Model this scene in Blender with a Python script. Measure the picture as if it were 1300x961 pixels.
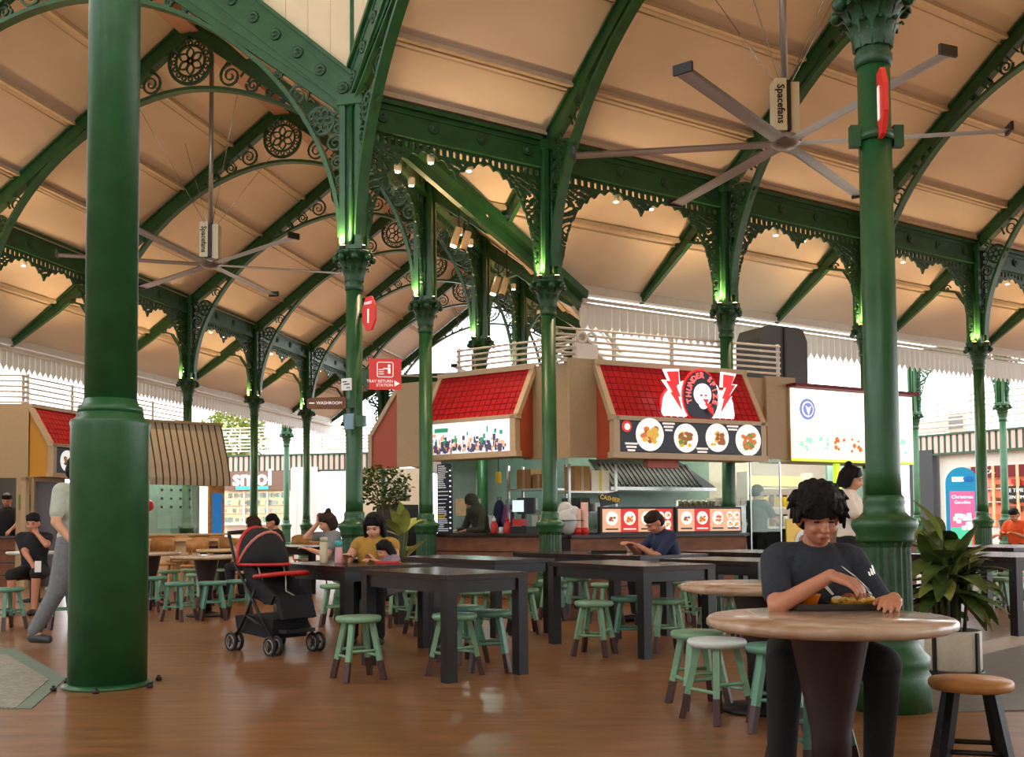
import bpy, bmesh, math, random
import numpy as np
from mathutils import Vector, Matrix
random.seed(7)
for o in list(bpy.data.objects): bpy.data.objects.remove(o)
SC = bpy.context.scene
COL = SC.collection
PI = math.pi
# ------------------------------------------------------------------ camera
F = 1300.0; HC = 1.11; PITCH = math.radians(2.66); ROLL = math.radians(0.42)
YC = 664.0 - F*math.tan(PITCH)
cam = bpy.data.cameras.new('camera'); cam.sensor_width = 36; cam.lens = 36.0; cam.sensor_fit = 'HORIZONTAL'
cam.shift_y = (YC-480.5)/1300.0
cam.clip_end = 300; cam.clip_start = .05
camo = bpy.data.objects.new('camera', cam); COL.objects.link(camo)
CM = Matrix.Translation((0, 0, HC)) @ Matrix.Rotation(PI/2+PITCH, 4, 'X') @ Matrix.Rotation(-ROLL, 4, 'Z')
camo.matrix_world = CM
SC.camera = camo
def ray(x, y):
    d = CM.to_3x3() @ Vector(((x-650)/F, -(y-YC)/F, -1)); return d
def atZ(x, y, z):
    d = ray(x, y); t = (z-HC)/d.z; return Vector((0, 0, HC)) + d*t
def atY(x, y, Y):
    d = ray(x, y); return Vector((0, 0, HC)) + d*(Y/d.y)
# ------------------------------------------------------------------ world + exposure
w = bpy.data.worlds.new('world'); SC.world = w; w.use_nodes = True
bg = w.node_tree.nodes['Background']; bg.inputs[0].default_value = (0.93, 0.97, 1.0, 1); bg.inputs[1].default_value = 3.6
SC.view_settings.view_transform = 'Standard'; SC.view_settings.look = 'None'
SC.view_settings.gamma = 1; SC.view_settings.exposure = 0.35
try: SC.view_settings.use_curve_mapping = False
except Exception: pass
# ------------------------------------------------------------------ materials
def lin(c):
    return tuple((v/255/12.92 if v/255 <= .04045 else ((v/255+.055)/1.055)**2.4) for v in c)
def mat(name, rgb, rough=.5, metal=0, noise=0, nscale=8, bump=0, bscale=40, spec=.5, emit=None, estr=0, alpha=1, trans=0, coat=0, rgb2=None):
    m = bpy.data.materials.new(name); m.use_nodes = True; nt = m.node_tree
    b = nt.nodes['Principled BSDF']; c = lin(rgb)+(1,)
    b.inputs['Base Color'].default_value = c; b.inputs['Roughness'].default_value = rough; b.inputs['Metallic'].default_value = metal
    b.inputs['Specular IOR Level'].default_value = spec; b.inputs['Coat Weight'].default_value = coat
    if trans: b.inputs['Transmission Weight'].default_value = trans; b.inputs['IOR'].default_value = 1.1
    if alpha < 1: b.inputs['Alpha'].default_value = alpha
    if emit: b.inputs['Emission Color'].default_value = lin(emit)+(1,); b.inputs['Emission Strength'].default_value = estr
    if noise or bump:
        tc = nt.nodes.new('ShaderNodeTexCoord')
    if noise:
        n = nt.nodes.new('ShaderNodeTexNoise'); n.inputs['Scale'].default_value = nscale; n.inputs['Detail'].default_value = 4
        nt.links.new(tc.outputs['Object'], n.inputs['Vector'])
        r = nt.nodes.new('ShaderNodeMix'); r.data_type = 'RGBA'
        c2 = lin(rgb2)+(1,) if rgb2 else tuple(v*(1-noise) for v in c[:3])+(1,)
        c1 = c if rgb2 else tuple(min(1, v*(1+noise*.6)) for v in c[:3])+(1,)
        rp = nt.nodes.new('ShaderNodeMapRange'); rp.inputs[1].default_value = .3; rp.inputs[2].default_value = .7
        nt.links.new(n.outputs['Fac'], rp.inputs[0]); nt.links.new(rp.outputs[0], r.inputs[0])
        r.inputs[6].default_value = c1; r.inputs[7].default_value = c2
        nt.links.new(r.outputs[2], b.inputs['Base Color'])
    if bump:
        n2 = nt.nodes.new('ShaderNodeTexNoise'); n2.inputs['Scale'].default_value = bscale; n2.inputs['Detail'].default_value = 3
        nt.links.new(tc.outputs['Object'], n2.inputs['Vector'])
        bp = nt.nodes.new('ShaderNodeBump'); bp.inputs['Strength'].default_value = bump; bp.inputs['Distance'].default_value = .01
        nt.links.new(n2.outputs['Fac'], bp.inputs['Height']); nt.links.new(bp.outputs[0], b.inputs['Normal'])
    return m
M = {}
def dm(k, *a, **kw): M[k] = mat(k, *a, **kw)
dm('green', (34, 84, 44), .38, noise=.25, nscale=5, bump=.15, bscale=60)
dm('green_cast', (30, 74, 40), .45, noise=.35, nscale=20, bump=.3, bscale=50)
dm('ceiling', (216, 200, 182), .45, noise=.10, nscale=1.3, bump=.25, bscale=1.6)
dm('purlin', (196, 178, 152), .5, noise=.1)
dm('ridge', (180, 140, 120), .5, noise=.1)
dm('boarding', (226, 205, 170), .5, noise=.06, nscale=3)
dm('white', (228, 226, 220), .5, noise=.05, nscale=6)
dm('rail', (214, 206, 194), .4, noise=.05)
dm('beige', (176, 150, 112), .6, noise=.10, nscale=60)
dm('beige_frame', (186, 160, 126), .5, noise=.05)
dm('orange_side', (176, 74, 40), .5)
dm('mustard_side', (196, 140, 40), .5)
dm('red_tile', (176, 26, 34), .3, noise=.15, nscale=14)
dm('red_grout', (110, 14, 20), .7)
dm('blackwood', (17, 13, 12), .38, noise=.4, nscale=10)
dm('tabletop', (40, 25, 19), .25, noise=.3, nscale=9)
dm('mint', (118, 158, 124), .4, noise=.15, nscale=12)
dm('mint_dark', (90, 140, 118), .4, noise=.15, nscale=12)
dm('seat_white', (205, 214, 208), .3, noise=.08)
dm('dip', (62, 32, 26), .4, noise=.2)
dm('marble', (206, 184, 160), .15, noise=.3, nscale=5, rgb2=(150, 112, 80))
dm('cone', (42, 26, 28), .4, noise=.2)
dm('steel', (170, 172, 170), .25, metal=.9, noise=.1)
dm('alum', (150, 146, 142), .35, metal=.6)
dm('dark', (16, 16, 18), .5)
dm('darkgrey', (52, 54, 56), .5)
dm('brick', (120, 78, 56), .8, noise=.3, nscale=10)
dm('mortar', (90, 74, 62), .9)
dm('glass', (190, 225, 215), .04, alpha=.22, spec=.6)
dm('black_rubber', (22, 22, 24), .6)
dm('wood', (190, 132, 72), .4, noise=.25, nscale=9)
dm('wood_pale', (222, 186, 136), .4, noise=.15, nscale=7)
dm('skin', (206, 150, 118), .45, noise=.06, nscale=20)
dm('skin_b', (190, 128, 98), .45, noise=.06, nscale=20)
dm('hair', (11, 9, 9), .6, spec=.2, noise=.4, nscale=60, bump=.8, bscale=90)
dm('hair_brown', (44, 27, 19), .6, spec=.2, noise=.4, nscale=60, bump=.6, bscale=90)
dm('charcoal', (40, 46, 56), .85, noise=.25, nscale=90, bump=.2, bscale=200)
dm('black_cloth', (20, 20, 24), .85, noise=.3, nscale=60)
dm('navy', (32, 40, 74), .8, noise=.25, nscale=40)
dm('mustard', (172, 130, 48), .8, noise=.15, nscale=30)
dm('sage_cloth', (176, 182, 164), .85, noise=.1, nscale=20)
dm('grey_cloth', (120, 122, 124), .85, noise=.15, nscale=30)
dm('lilac_cloth', (136, 120, 134), .85, noise=.15, nscale=30)
dm('white_cloth', (226, 214, 198), .85, noise=.06)
dm('olive_cloth', (74, 76, 60), .85, noise=.2)
dm('orange_cloth', (226, 84, 30), .8, noise=.1)
dm('red', (196, 36, 30), .4)
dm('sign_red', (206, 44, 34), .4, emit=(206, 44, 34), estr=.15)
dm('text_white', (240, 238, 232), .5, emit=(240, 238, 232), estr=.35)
dm('leaf', (96, 112, 48), .45, noise=.35, nscale=14, rgb2=(48, 74, 30))
dm('leaf_pale', (150, 160, 80), .45, noise=.3, nscale=14)
dm('stem', (70, 78, 40), .6)
dm('soil', (50, 36, 26), .9, noise=.3, nscale=30)
dm('planter', (196, 186, 164), .6, noise=.08, nscale=40)
dm('orange_plastic', (238, 130, 24), .3)
dm('yellow', (232, 190, 40), .4)
dm('tray', (44, 30, 28), .45, noise=.2)
dm('food_brown', (140, 78, 36), .45, noise=.4, nscale=60, bump=.5, bscale=80)
dm('food_yellow', (222, 180, 90), .5, noise=.4, nscale=60, bump=.5, bscale=80)
dm('food_green', (96, 130, 50), .5, noise=.3, nscale=60)
dm('rice', (232, 218, 184), .6, noise=.1, nscale=90, bump=.6, bscale=120)
dm('pink', (226, 170, 170), .5)
dm('teal', (60, 160, 160), .4)
dm('cream_bottle', (206, 194, 158), .35)
dm('cardboard', (170, 128, 84), .8, noise=.1)
dm('plastic_film', (206, 208, 206), .3, noise=.1, nscale=10)
dm('foam', (236, 226, 210), .7)
dm('aqua_wall', (132, 160, 148), .4, noise=.12, nscale=5)
dm('stripe_green', (58, 88, 66), .6)
dm('stripe_pink', (206, 176, 164), .6)
dm('stripe_taupe', (196, 178, 150), .7, noise=.06)
dm('stripe_dark', (60, 62, 46), .7)
dm('shop_wall', (222, 216, 206), .6, noise=.05)
dm('bark', (84, 66, 48), .9, noise=.3)
def em(k, rgb, s, base=None):
    dm(k, base or rgb, .5, emit=rgb, estr=s)
em('lamp_white', (255, 244, 220), 14)
em('lamp_warm', (255, 214, 130), 22)
em('sign_white', (255, 255, 250), 1.1)
em('menu_dark', (28, 32, 42), .25)
em('plate_white', (240, 240, 236), .5)
em('menu_food_a', (150, 84, 40), .45); em('menu_food_b', (214, 170, 60), .45); em('menu_food_c', (206, 110, 44), .45); em('menu_food_g', (110, 140, 50), .4)
em('menu_red', (206, 44, 32), .45); em('menu_peach', (232, 180, 144), .4)
em('lit_red', (222, 36, 40), .6); em('lit_navy', (30, 38, 54), .15); em('lit_white', (255, 255, 255), .7); em('lit_pink', (246, 110, 104), .6)
em('screen_sky', (226, 232, 246), .6); em('screen_dark', (70, 66, 96), .4); em('screen_green', (40, 140, 96), .6); em('screen_blue', (30, 110, 180), .4); em('screen_deep', (24, 50, 100), .2)
em('kiosk_blue', (30, 150, 200), .25); em('kiosk_pink', (214, 110, 160), .4); em('kiosk_mint', (80, 210, 170), .4)
em('sm_white', (245, 255, 255), 1.6); em('sm_teal', (70, 200, 190), .6)
em('shop_glow', (255, 206, 140), .6); em('shop_glow_pink', (226, 130, 100), .25)
em('tablet', (190, 210, 226), .9)
em('washed', (250, 226, 200), .85); em('washed_green', (130, 200, 170), 1.0); em('washed_blue', (110, 120, 190), .8); em('washed_line', (240, 242, 236), .95)
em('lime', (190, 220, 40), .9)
# floor material
def floor_mat():
    m = bpy.data.materials.new('floor_terrazzo'); m.use_nodes = True; nt = m.node_tree; b = nt.nodes['Principled BSDF']
    tc = nt.nodes.new('ShaderNodeTexCoord'); mp = nt.nodes.new('ShaderNodeMapping'); mp.inputs['Rotation'].default_value = (0, 0, .55); mp.inputs['Scale'].default_value = (1, 5, 1)
    nt.links.new(tc.outputs['Object'], mp.inputs[0])
    n = nt.nodes.new('ShaderNodeTexNoise'); n.inputs['Scale'].default_value = 2.2; n.inputs['Detail'].default_value = 6
    nt.links.new(mp.outputs[0], n.inputs[0])
    n2 = nt.nodes.new('ShaderNodeTexNoise'); n2.inputs['Scale'].default_value = 60; nt.links.new(tc.outputs['Object'], n2.inputs[0])
    cr = nt.nodes.new('ShaderNodeValToRGB'); cr.color_ramp.elements[0].position = .3; cr.color_ramp.elements[1].position = .7
    cr.color_ramp.elements[0].color = lin((112, 74, 44))+(1,); cr.color_ramp.elements[1].color = lin((164, 112, 66))+(1,)
    nt.links.new(n.outputs[0], cr.inputs[0])
    mx = nt.nodes.new('ShaderNodeMix'); mx.data_type = 'RGBA'; mx.blend_type = 'MULTIPLY'; mx.inputs[0].default_value = .35
    nt.links.new(cr.outputs[0], mx.inputs[6]); nt.links.new(n2.outputs[0], mx.inputs[7]); nt.links.new(mx.outputs[2], b.inputs['Base Color'])
    b.inputs['Roughness'].default_value = .32
    bp = nt.nodes.new('ShaderNodeBump'); bp.inputs['Strength'].default_value = .08; nt.links.new(n2.outputs[0], bp.inputs['Height']); nt.links.new(bp.outputs[0], b.inputs['Normal'])
    return m
M['floor'] = floor_mat()
# ------------------------------------------------------------------ mesh helpers
class MB:
    def __init__(s): s.v = []; s.f = []; s.sm = []
    def add(s, vs, fs, smooth=False):
        o = len(s.v); s.v += [tuple(p) for p in vs]
        for f in fs: s.f.append([i+o for i in f]); s.sm.append(smooth)
        return s
    def box(s, c, d, rz=0, tilt=None):
        m = Matrix.Translation(c) @ Matrix.Rotation(rz, 4, 'Z')
        if tilt is not None: m = m @ tilt
        x, y, z = d[0]/2, d[1]/2, d[2]/2
        vs = [m @ Vector(p) for p in ((-x,-y,-z),(x,-y,-z),(x,y,-z),(-x,y,-z),(-x,-y,z),(x,-y,z),(x,y,z),(-x,y,z))]
        return s.add(vs, [(3,2,1,0),(4,5,6,7),(0,1,5,4),(1,2,6,5),(2,3,7,6),(3,0,4,7)])
    def bar(s, p0, p1, wd, hd, up=(0,0,1)):
        p0 = Vector(p0); p1 = Vector(p1); d = (p1-p0).normalized(); u = Vector(up)
        sd = d.cross(u)
        if sd.length < 1e-5: sd = d.cross(Vector((0,1,0)))
        sd.normalize(); up2 = sd.cross(d)
        vs = []
        for p in (p0, p1):
            for a, b in ((-1,-1),(1,-1),(1,1),(-1,1)): vs.append(p + sd*(a*wd/2) + up2*(b*hd/2))
        return s.add(vs, [(0,1,2,3),(7,6,5,4),(0,4,5,1),(1,5,6,2),(2,6,7,3),(3,7,4,0)])
    def tube(s, p0, p1, r0, r1=None, n=10): return s.path([p0, p1], [r0, r0 if r1 is None else r1], n)
    def path(s, pts, r, n=8, closed=False):
        pts = [Vector(p) for p in pts]; k = len(pts)
        rs = r if isinstance(r, (list, tuple)) else [r]*k
        vs = []; prev = None
        for i, p in enumerate(pts):
            if closed: d = pts[(i+1) % k]-pts[i-1]
            else: d = pts[min(i+1, k-1)]-pts[max(i-1, 0)]
            d.normalize()
            a = Vector((0,0,1)) if prev is None else prev
            sd = a - d*a.dot(d)
            if sd.length < 1e-4: sd = Vector((1,0,0)) - d*d.x
            if sd.length < 1e-4: sd = Vector((0,1,0)) - d*d.y
            sd.normalize(); prev = sd; b = d.cross(sd)
            for j in range(n):
                t = 2*PI*j/n; vs.append(p + sd*(math.cos(t)*rs[i]) + b*(math.sin(t)*rs[i]))
        fs = []
        for i in range(k if closed else k-1):
            i2 = (i+1) % k
            for j in range(n): fs.append((i*n+j, i*n+(j+1) % n, i2*n+(j+1) % n, i2*n+j))
        s.add(vs, fs, True)
        if not closed:
            o = len(s.v)-len(vs)
            s.f.append([o+j for j in range(n)][::-1]); s.sm.append(False)
            s.f.append([o+(k-1)*n+j for j in range(n)]); s.sm.append(False)
        return s
    def lathe(s, prof, n=24, c=(0,0,0), flute=0, smooth=True, wob=0):
        vs = []
        for r, z in prof:
            for j in range(n):
                t = 2*PI*j/n; rr = r*(1-flute*(j % 2)) ; vs.append((c[0]+rr*math.cos(t), c[1]+rr*math.sin(t), c[2]+z))
        fs = []
        for i in range(len(prof)-1):
            for j in range(n): fs.append((i*n+j, i*n+(j+1) % n, (i+1)*n+(j+1) % n, (i+1)*n+j))
        s.add(vs, fs, smooth); o = len(s.v)-len(vs)
        s.f.append([o+j for j in range(n)][::-1]); s.sm.append(False)
        s.f.append([o+(len(prof)-1)*n+j for j in range(n)]); s.sm.append(False)
        return s
    def sph(s, c, r, n=12, m=8, rot=None):
        if not isinstance(r, (tuple, list)): r = (r, r, r)
        R = rot if rot is not None else Matrix.Identity(3); c = Vector(c)
        vs = [c + R @ Vector((0,0,-r[2]))]
        for i in range(1, m):
            a = -PI/2+PI*i/m
            for j in range(n):
                t = 2*PI*j/n; vs.append(c + R @ Vector((r[0]*math.cos(a)*math.cos(t), r[1]*math.cos(a)*math.sin(t), r[2]*math.sin(a))))
        vs.append(c + R @ Vector((0,0,r[2]))); fs = []
        for j in range(n): fs.append((0, 1+(j+1) % n, 1+j))
        for i in range(m-2):
            for j in range(n): fs.append((1+i*n+j, 1+i*n+(j+1) % n, 1+(i+1)*n+(j+1) % n, 1+(i+1)*n+j))
        L = len(vs)-1
        for j in range(n): fs.append((L, 1+(m-2)*n+j, 1+(m-2)*n+(j+1) % n))
        return s.add(vs, fs, True)
    def prism(s, poly, y0, y1):           # polygon in XZ extruded along Y
        k = len(poly); vs = [(x, y0, z) for x, z in poly]+[(x, y1, z) for x, z in poly]
        fs = [list(range(k)), list(range(2*k-1, k-1, -1))]+[(i, k+i, k+(i+1) % k, (i+1) % k) for i in range(k)]
        return s.add(vs, fs)
    def ribbon(s, pts, wd, th, closed=False, taper=False):   # flat bar following a curve in XZ, thickness along Y
        k = len(pts); vs = []
        for i, (x, z) in enumerate(pts):
            a = pts[(i+1) % k] if closed else pts[min(i+1, k-1)]; b = pts[i-1] if closed else pts[max(i-1, 0)]
            dx, dz = a[0]-b[0], a[1]-b[1]; l = math.hypot(dx, dz) or 1; nx, nz = -dz/l, dx/l
            ww = wd/2*(1-.6*i/(k-1) if taper else 1)
            vs += [(x+nx*ww, -th/2, z+nz*ww), (x-nx*ww, -th/2, z-nz*ww), (x-nx*ww, th/2, z-nz*ww), (x+nx*ww, th/2, z+nz*ww)]
        fs = []
        for i in range(k if closed else k-1):
            a, b = i*4, ((i+1) % k)*4
            fs += [(a+j, a+(j+1) % 4, b+(j+1) % 4, b+j) for j in range(4)]
        if not closed: fs += [(3,2,1,0), tuple((k-1)*4+j for j in range(4))]
        return s.add(vs, fs)
    def mesh(s, name):
        me = bpy.data.meshes.new(name); me.from_pydata(s.v, [], s.f); me.update()
        me.polygons.foreach_set('use_smooth', s.sm)
        bm = bmesh.new(); bm.from_mesh(me); bmesh.ops.recalc_face_normals(bm, faces=bm.faces); bm.to_mesh(me); bm.free()
        return me
    def build(s, name, m, parent=None, loc=(0,0,0), rz=0): return obj(name, s.mesh(name), m, parent, loc, rz)
def obj(name, me, m, parent=None, loc=(0,0,0), rz=0):
    o = bpy.data.objects.new(name, me); COL.objects.link(o)
    if m is not None:
        mm = M[m] if isinstance(m, str) else m
        if not me.materials: me.materials.append(mm)
        elif me.materials[0] != mm:
            o.material_slots[0].link = 'OBJECT'; o.material_slots[0].material = mm
    o.parent = parent; o.location = loc; o.rotation_euler = (0, 0, rz); return o
def tag(o, label=None, cat=None, group=None, kind=None):
    if label: o['label'] = label
    if cat: o['category'] = cat
    if group: o['group'] = group
    if kind: o['kind'] = kind
    return o
def thing(name, label, cat, loc=(0,0,0), rz=0, group=None):
    o = bpy.data.objects.new(name, None); COL.objects.link(o); o.location = loc; o.rotation_euler = (0, 0, rz)
    o.empty_display_size = .1
    return tag(o, label, cat, group)
KIDS = {}
def dup(root, loc, rz, label=None, group=None):
    def cp(o, par):
        c = o.copy(); COL.objects.link(c); c.parent = par
        for ch in o.children: cp(ch, c)
        return c
    r = cp(root, None); r.location = loc; r.rotation_euler = (0, 0, rz)
    if label: r['label'] = label
    if group: r['group'] = group
    return r
def struct(o): o['kind'] = 'structure'; return o
FONT = {}
def text(s, size, name='lettering', m='text_white', parent=None, loc=(0,0,0), rot=(PI/2,0,0), ext=.004, align='CENTER', bold=0, sx=1):
    cu = bpy.data.curves.new(name, 'FONT'); cu.body = s; cu.size = size; cu.extrude = ext; cu.align_x = align; cu.align_y = 'CENTER'; cu.offset = bold; cu.resolution_u = 2
    t = bpy.data.objects.new(name, cu); COL.objects.link(t)
    bpy.context.view_layer.update()
    me = bpy.data.meshes.new_from_object(t.evaluated_get(bpy.context.evaluated_depsgraph_get()))
    bpy.data.objects.remove(t); me.materials.clear()
    o = obj(name, me, m, parent, loc); o.rotation_euler = rot; o.scale = (sx, 1, 1); return o
def light(kind, name, loc, energy, color, radius=.05, spot=None, target=None, blend=.6):
    l = bpy.data.lights.new(name, kind); l.energy = energy; l.color = lin(color)
    if kind in ('POINT', 'SPOT'): l.shadow_soft_size = radius
    if kind == 'SPOT': l.spot_size = spot; l.spot_blend = blend
    o = bpy.data.objects.new(name, l); COL.objects.link(o); o.location = loc
    if target is not None: o.rotation_euler = (Vector(target)-Vector(loc)).to_track_quat('-Z', 'Y').to_euler()
    return o
def spiral(cx, cz, r, turns, a0, flip=1, n=26, rmin=.15):
    pts = []
    for i in range(n):
        t = i/(n-1); a = a0+flip*turns*2*PI*t; rr = r*(1-(1-rmin)*t); pts.append((cx+rr*math.cos(a), cz+rr*math.sin(a)))
    return pts
def ring(cx, cz, r, n=24): return [(cx+r*math.cos(2*PI*i/n), cz+r*math.sin(2*PI*i/n)) for i in range(n)]
def plate_from(Fn, x0, x1, z0, z1, res, th):      # extruded outline of Fn(x,z)>0 by marching squares
    nx = int(round((x1-x0)/res)); nz = int(round((z1-z0)/res))
    xs = np.linspace(x0, x1, nx+1); zs = np.linspace(z0, z1, nz+1); X, Z = np.meshgrid(xs, zs, indexing='ij')
    V = Fn(X, Z); V[0, :] = np.minimum(V[0, :], -1e-4); V[-1, :] = np.minimum(V[-1, :], -1e-4); V[:, 0] = np.minimum(V[:, 0], -1e-4); V[:, -1] = np.minimum(V[:, -1], -1e-4)
    Vl = V.tolist(); ins = V > 0
    cnt = ins[:-1, :-1].astype(int)+ins[1:, :-1]+ins[1:, 1:]+ins[:-1, 1:]
    vi = {}; P = []; faces = []
    def vid(key, x, z):
        if key not in vi: vi[key] = len(P); P.append((x, z))
        return vi[key]
    sides = []
    # merge runs of full cells along z
    I, J = np.nonzero(cnt)
    for i, j in zip(I.tolist(), J.tolist()):
        cs = ((i, j), (i+1, j), (i+1, j+1), (i, j+1)); poly = []; kinds = []
        for k in range(4):
            a = cs[k]; b = cs[(k+1) % 4]; va = Vl[a[0]][a[1]]; vb = Vl[b[0]][b[1]]
            if va > 0: poly.append(vid(a, xs[a[0]], zs[a[1]])); kinds.append(0)
            if (va > 0) != (vb > 0):
                t = va/(va-vb); x = xs[a[0]]+(xs[b[0]]-xs[a[0]])*t; z = zs[a[1]]+(zs[b[1]]-zs[a[1]])*t
                poly.append(vid((min(a, b), max(a, b)), x, z)); kinds.append(1)
        if len(poly) >= 3:
            faces.append(poly)
            L = len(poly)
            for k in range(L):
                if kinds[k] and kinds[(k+1) % L]: sides.append((poly[k], poly[(k+1) % L]))
    n = len(P); vs = [(x, -th/2, z) for x, z in P]+[(x, th/2, z) for x, z in P]
    fs = faces+[[q+n for q in f[::-1]] for f in faces]+[(b, a, a+n, b+n) for a, b in sides]
    me = bpy.data.meshes.new('plate'); me.from_pydata(vs, [], fs); me.update(); return me
# ================================================================== LAYOUT
A = Vector((-1.85, 12.0)); TH1 = math.radians(12.6); TH2 = math.radians(57.0)
D1 = Vector((math.sin(TH1), math.cos(TH1))); D2 = Vector((math.sin(TH2), math.cos(TH2)))
P1 = Vector((-D1.y, D1.x)); P2 = Vector((D2.y, -D2.x))     # from arcade A towards the middle of each hall
W1 = 7.58; W2 = 7.3
ST = [0, 2.8, 6.07, 9.3, 12.5, 15.7, 18.9, 22.1]
ZR = 9.0; SLOPE = .74; EAVE = 1.95                          # ridge height, pitch, overhang beyond the arcade
Z_CAP = 4.32; ZB0 = 5.87; ZB1 = 6.19
def hall(k, t, lat):
    d, p = ((D1, P1), (D2, P2))[k]; q = A + d*t + p*lat; return q
# ---------------------------------------------------------------- floor
mb = MB(); mb.box((5, 25, -.05), (110, 90, .1)); fl = struct(mb.build('floor', 'floor'))
# grey mosaic inlays with a green border, part of the floor
def inlay(pts, zz, m, name, par):
    mb = MB(); k = len(pts); vs = [(p.x, p.y, zz-.012) for p in pts]+[(p.x, p.y, zz) for p in pts]
    mb.add(vs, [list(range(k))[::-1], list(range(k, 2*k))]+[(i, (i+1) % k, k+(i+1) % k, k+i) for i in range(k)]); return mb.build(name, m, par)
def mosaic_mat():
    m = bpy.data.materials.new('mosaic'); m.use_nodes = True; nt = m.node_tree; b = nt.nodes['Principled BSDF']
    tc = nt.nodes.new('ShaderNodeTexCoord'); br = nt.nodes.new('ShaderNodeTexBrick'); br.inputs['Scale'].default_value = 9
    br.inputs['Color1'].default_value = lin((170, 166, 150))+(1,); br.inputs['Color2'].default_value = lin((128, 132, 120))+(1,); br.inputs['Mortar'].default_value = lin((84, 84, 76))+(1,)
    mp = nt.nodes.new('ShaderNodeMapping'); mp.inputs['Rotation'].default_value = (0, 0, .7)
    nt.links.new(tc.outputs['Object'], mp.inputs[0]); nt.links.new(mp.outputs[0], br.inputs[0]); nt.links.new(br.outputs[0], b.inputs['Base Color']); b.inputs['Roughness'].default_value = .4
    return m
M['mosaic'] = mosaic_mat()
dm('border_green', (104, 128, 108), .45, noise=.15); dm('pale_stone', (176, 160, 140), .45, noise=.12); dm('grey_stone', (110, 104, 96), .45, noise=.15)
g = lambda x, y: atZ(x, y, 0)
inlay([g(-160, 900), g(-160, 822), g(20, 824), g(84, 862), g(40, 900)], .006, 'border_green', 'mosaic_border', fl)
inlay([g(-160, 900), g(-160, 830), g(8, 832), g(62, 864), g(20, 900)], .010, 'mosaic', 'mosaic_panel', fl)
inlay([g(1175, 832), g(1330, 797), g(1330, 812), g(1180, 848)], .006, 'pale_stone', 'pale_strip', fl)
inlay([g(1180, 848), g(1330, 812), g(1400, 900), g(1185, 905)], .006, 'grey_stone', 'grey_strip', fl)
# ---------------------------------------------------------------- columns
def leaf_ring(mb, n, r0, z0, r1, z1, wd, off=0):
    for i in range(n):
        a = 2*PI*(i+off)/n; ca, sa = math.cos(a), math.sin(a); pts = []
        for q, (tr, tz, tw) in enumerate(((0, 0, .8), (.12, .45, 1), (.5, .85, .9), (1, 1, .55), (1.12, .86, .12))):
            r = r0+(r1-r0)*tr; z = z0+(z1-z0)*tz; w2 = wd*tw/2
            pts += [(r*ca+sa*w2, r*sa-ca*w2, z), ((r+.012)*ca, (r+.012)*sa, z+.004), (r*ca-sa*w2, r*sa+ca*w2, z)]
        fs = []
        for q in range(4):
            for e in range(2): fs.append((q*3+e, q*3+e+1, q*3+e+4, q*3+e+3))
        mb.add(pts, fs, True)
def column_meshes():
    out = {}
    mb = MB(); mb.lathe([(.24, 0), (.24, .2), (.225, .23), (.238, .26), (.238, .31), (.2, .35), (.175, .41), (.187, .44), (.187, .47), (.16, .5)], 28); out['plinth'] = mb.mesh('plinth')
    mb = MB(); mb.lathe([(.158, .5), (.158, .53), (.15, .55), (.146, .95), (.158, .98)], 44, flute=.07, smooth=False); out['fluted_drum'] = mb.mesh('fluted_drum')
    mb = MB(); mb.lathe([(.16, .98), (.165, 1.0), (.165, 1.03), (.185, 1.06), (.192, 1.09), (.185, 1.115), (.15, 1.13), (.122, 1.16), (.118, 1.2), (.122, 1.22), (.118, 1.245), (.106, 1.26)], 32); out['cap_moulding'] = mb.mesh('cap_moulding')
    mb = MB(); mb.lathe([(.103, 1.26), (.1, 1.4), (.095, 3.86)], 28); out['shaft'] = mb.mesh('shaft')
    mb = MB(); mb.lathe([(.1, 3.86), (.112, 3.88), (.112, 3.93), (.1, 3.95), (.1, 4.0), (.108, 4.08), (.13, 4.17), (.17, 4.25), (.2, 4.27), (.215, 4.3), (.215, 4.32)], 24)
    leaf_ring(mb, 10, .105, 3.97, .165, 4.12, .075); leaf_ring(mb, 10, .115, 4.05, .215, 4.22, .085, .5)
    for i in range(8):
        a = 2*PI*i/8+PI/8; mb.sph((.215*math.cos(a), .215*math.sin(a), 4.235), (.045, .045, .045), 8, 6)
    for i in range(16):
        a = 2*PI*i/16; mb.sph((.205*math.cos(a), .205*math.sin(a), 4.295), (.03, .03, .026), 6, 5)
    out['capital'] = mb.mesh('capital')
    mb = MB(); mb.box((0, 0, 5.22), (.17, .17, 1.8))
    for sx in (-1, 1):
        for sy in (-1, 1): mb.box((sx*.1, sy*.1, 5.22), (.07, .07, 1.8))
    for sx, sy in ((1, 0), (-1, 0), (0, 1), (0, -1)): mb.tube((sx*.1, sy*.1, 4.32), (sx*.1, sy*.1, 6.1), .028, n=8)
    mb.box((0, 0, 4.36), (.3, .3, .05)); mb.box((0, 0, 6.12), (.32, .32, .12))
    out['upper_post'] = mb.mesh('upper_post')
    return out
CMESH = column_meshes()
def column(q, rz, label, group=None, post=True):
    t = thing('cast_iron_column', label, 'column', (q.x, q.y, 0), rz, group)
    for k in ('plinth', 'fluted_drum', 'cap_moulding', 'shaft', 'capital'):
        obj(k, CMESH[k], 'green_cast' if k in ('capital', 'fluted_drum') else 'green', t)
    if post: obj('upper_post', CMESH['upper_post'], 'green', t)
    return t
UPME = None
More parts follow.
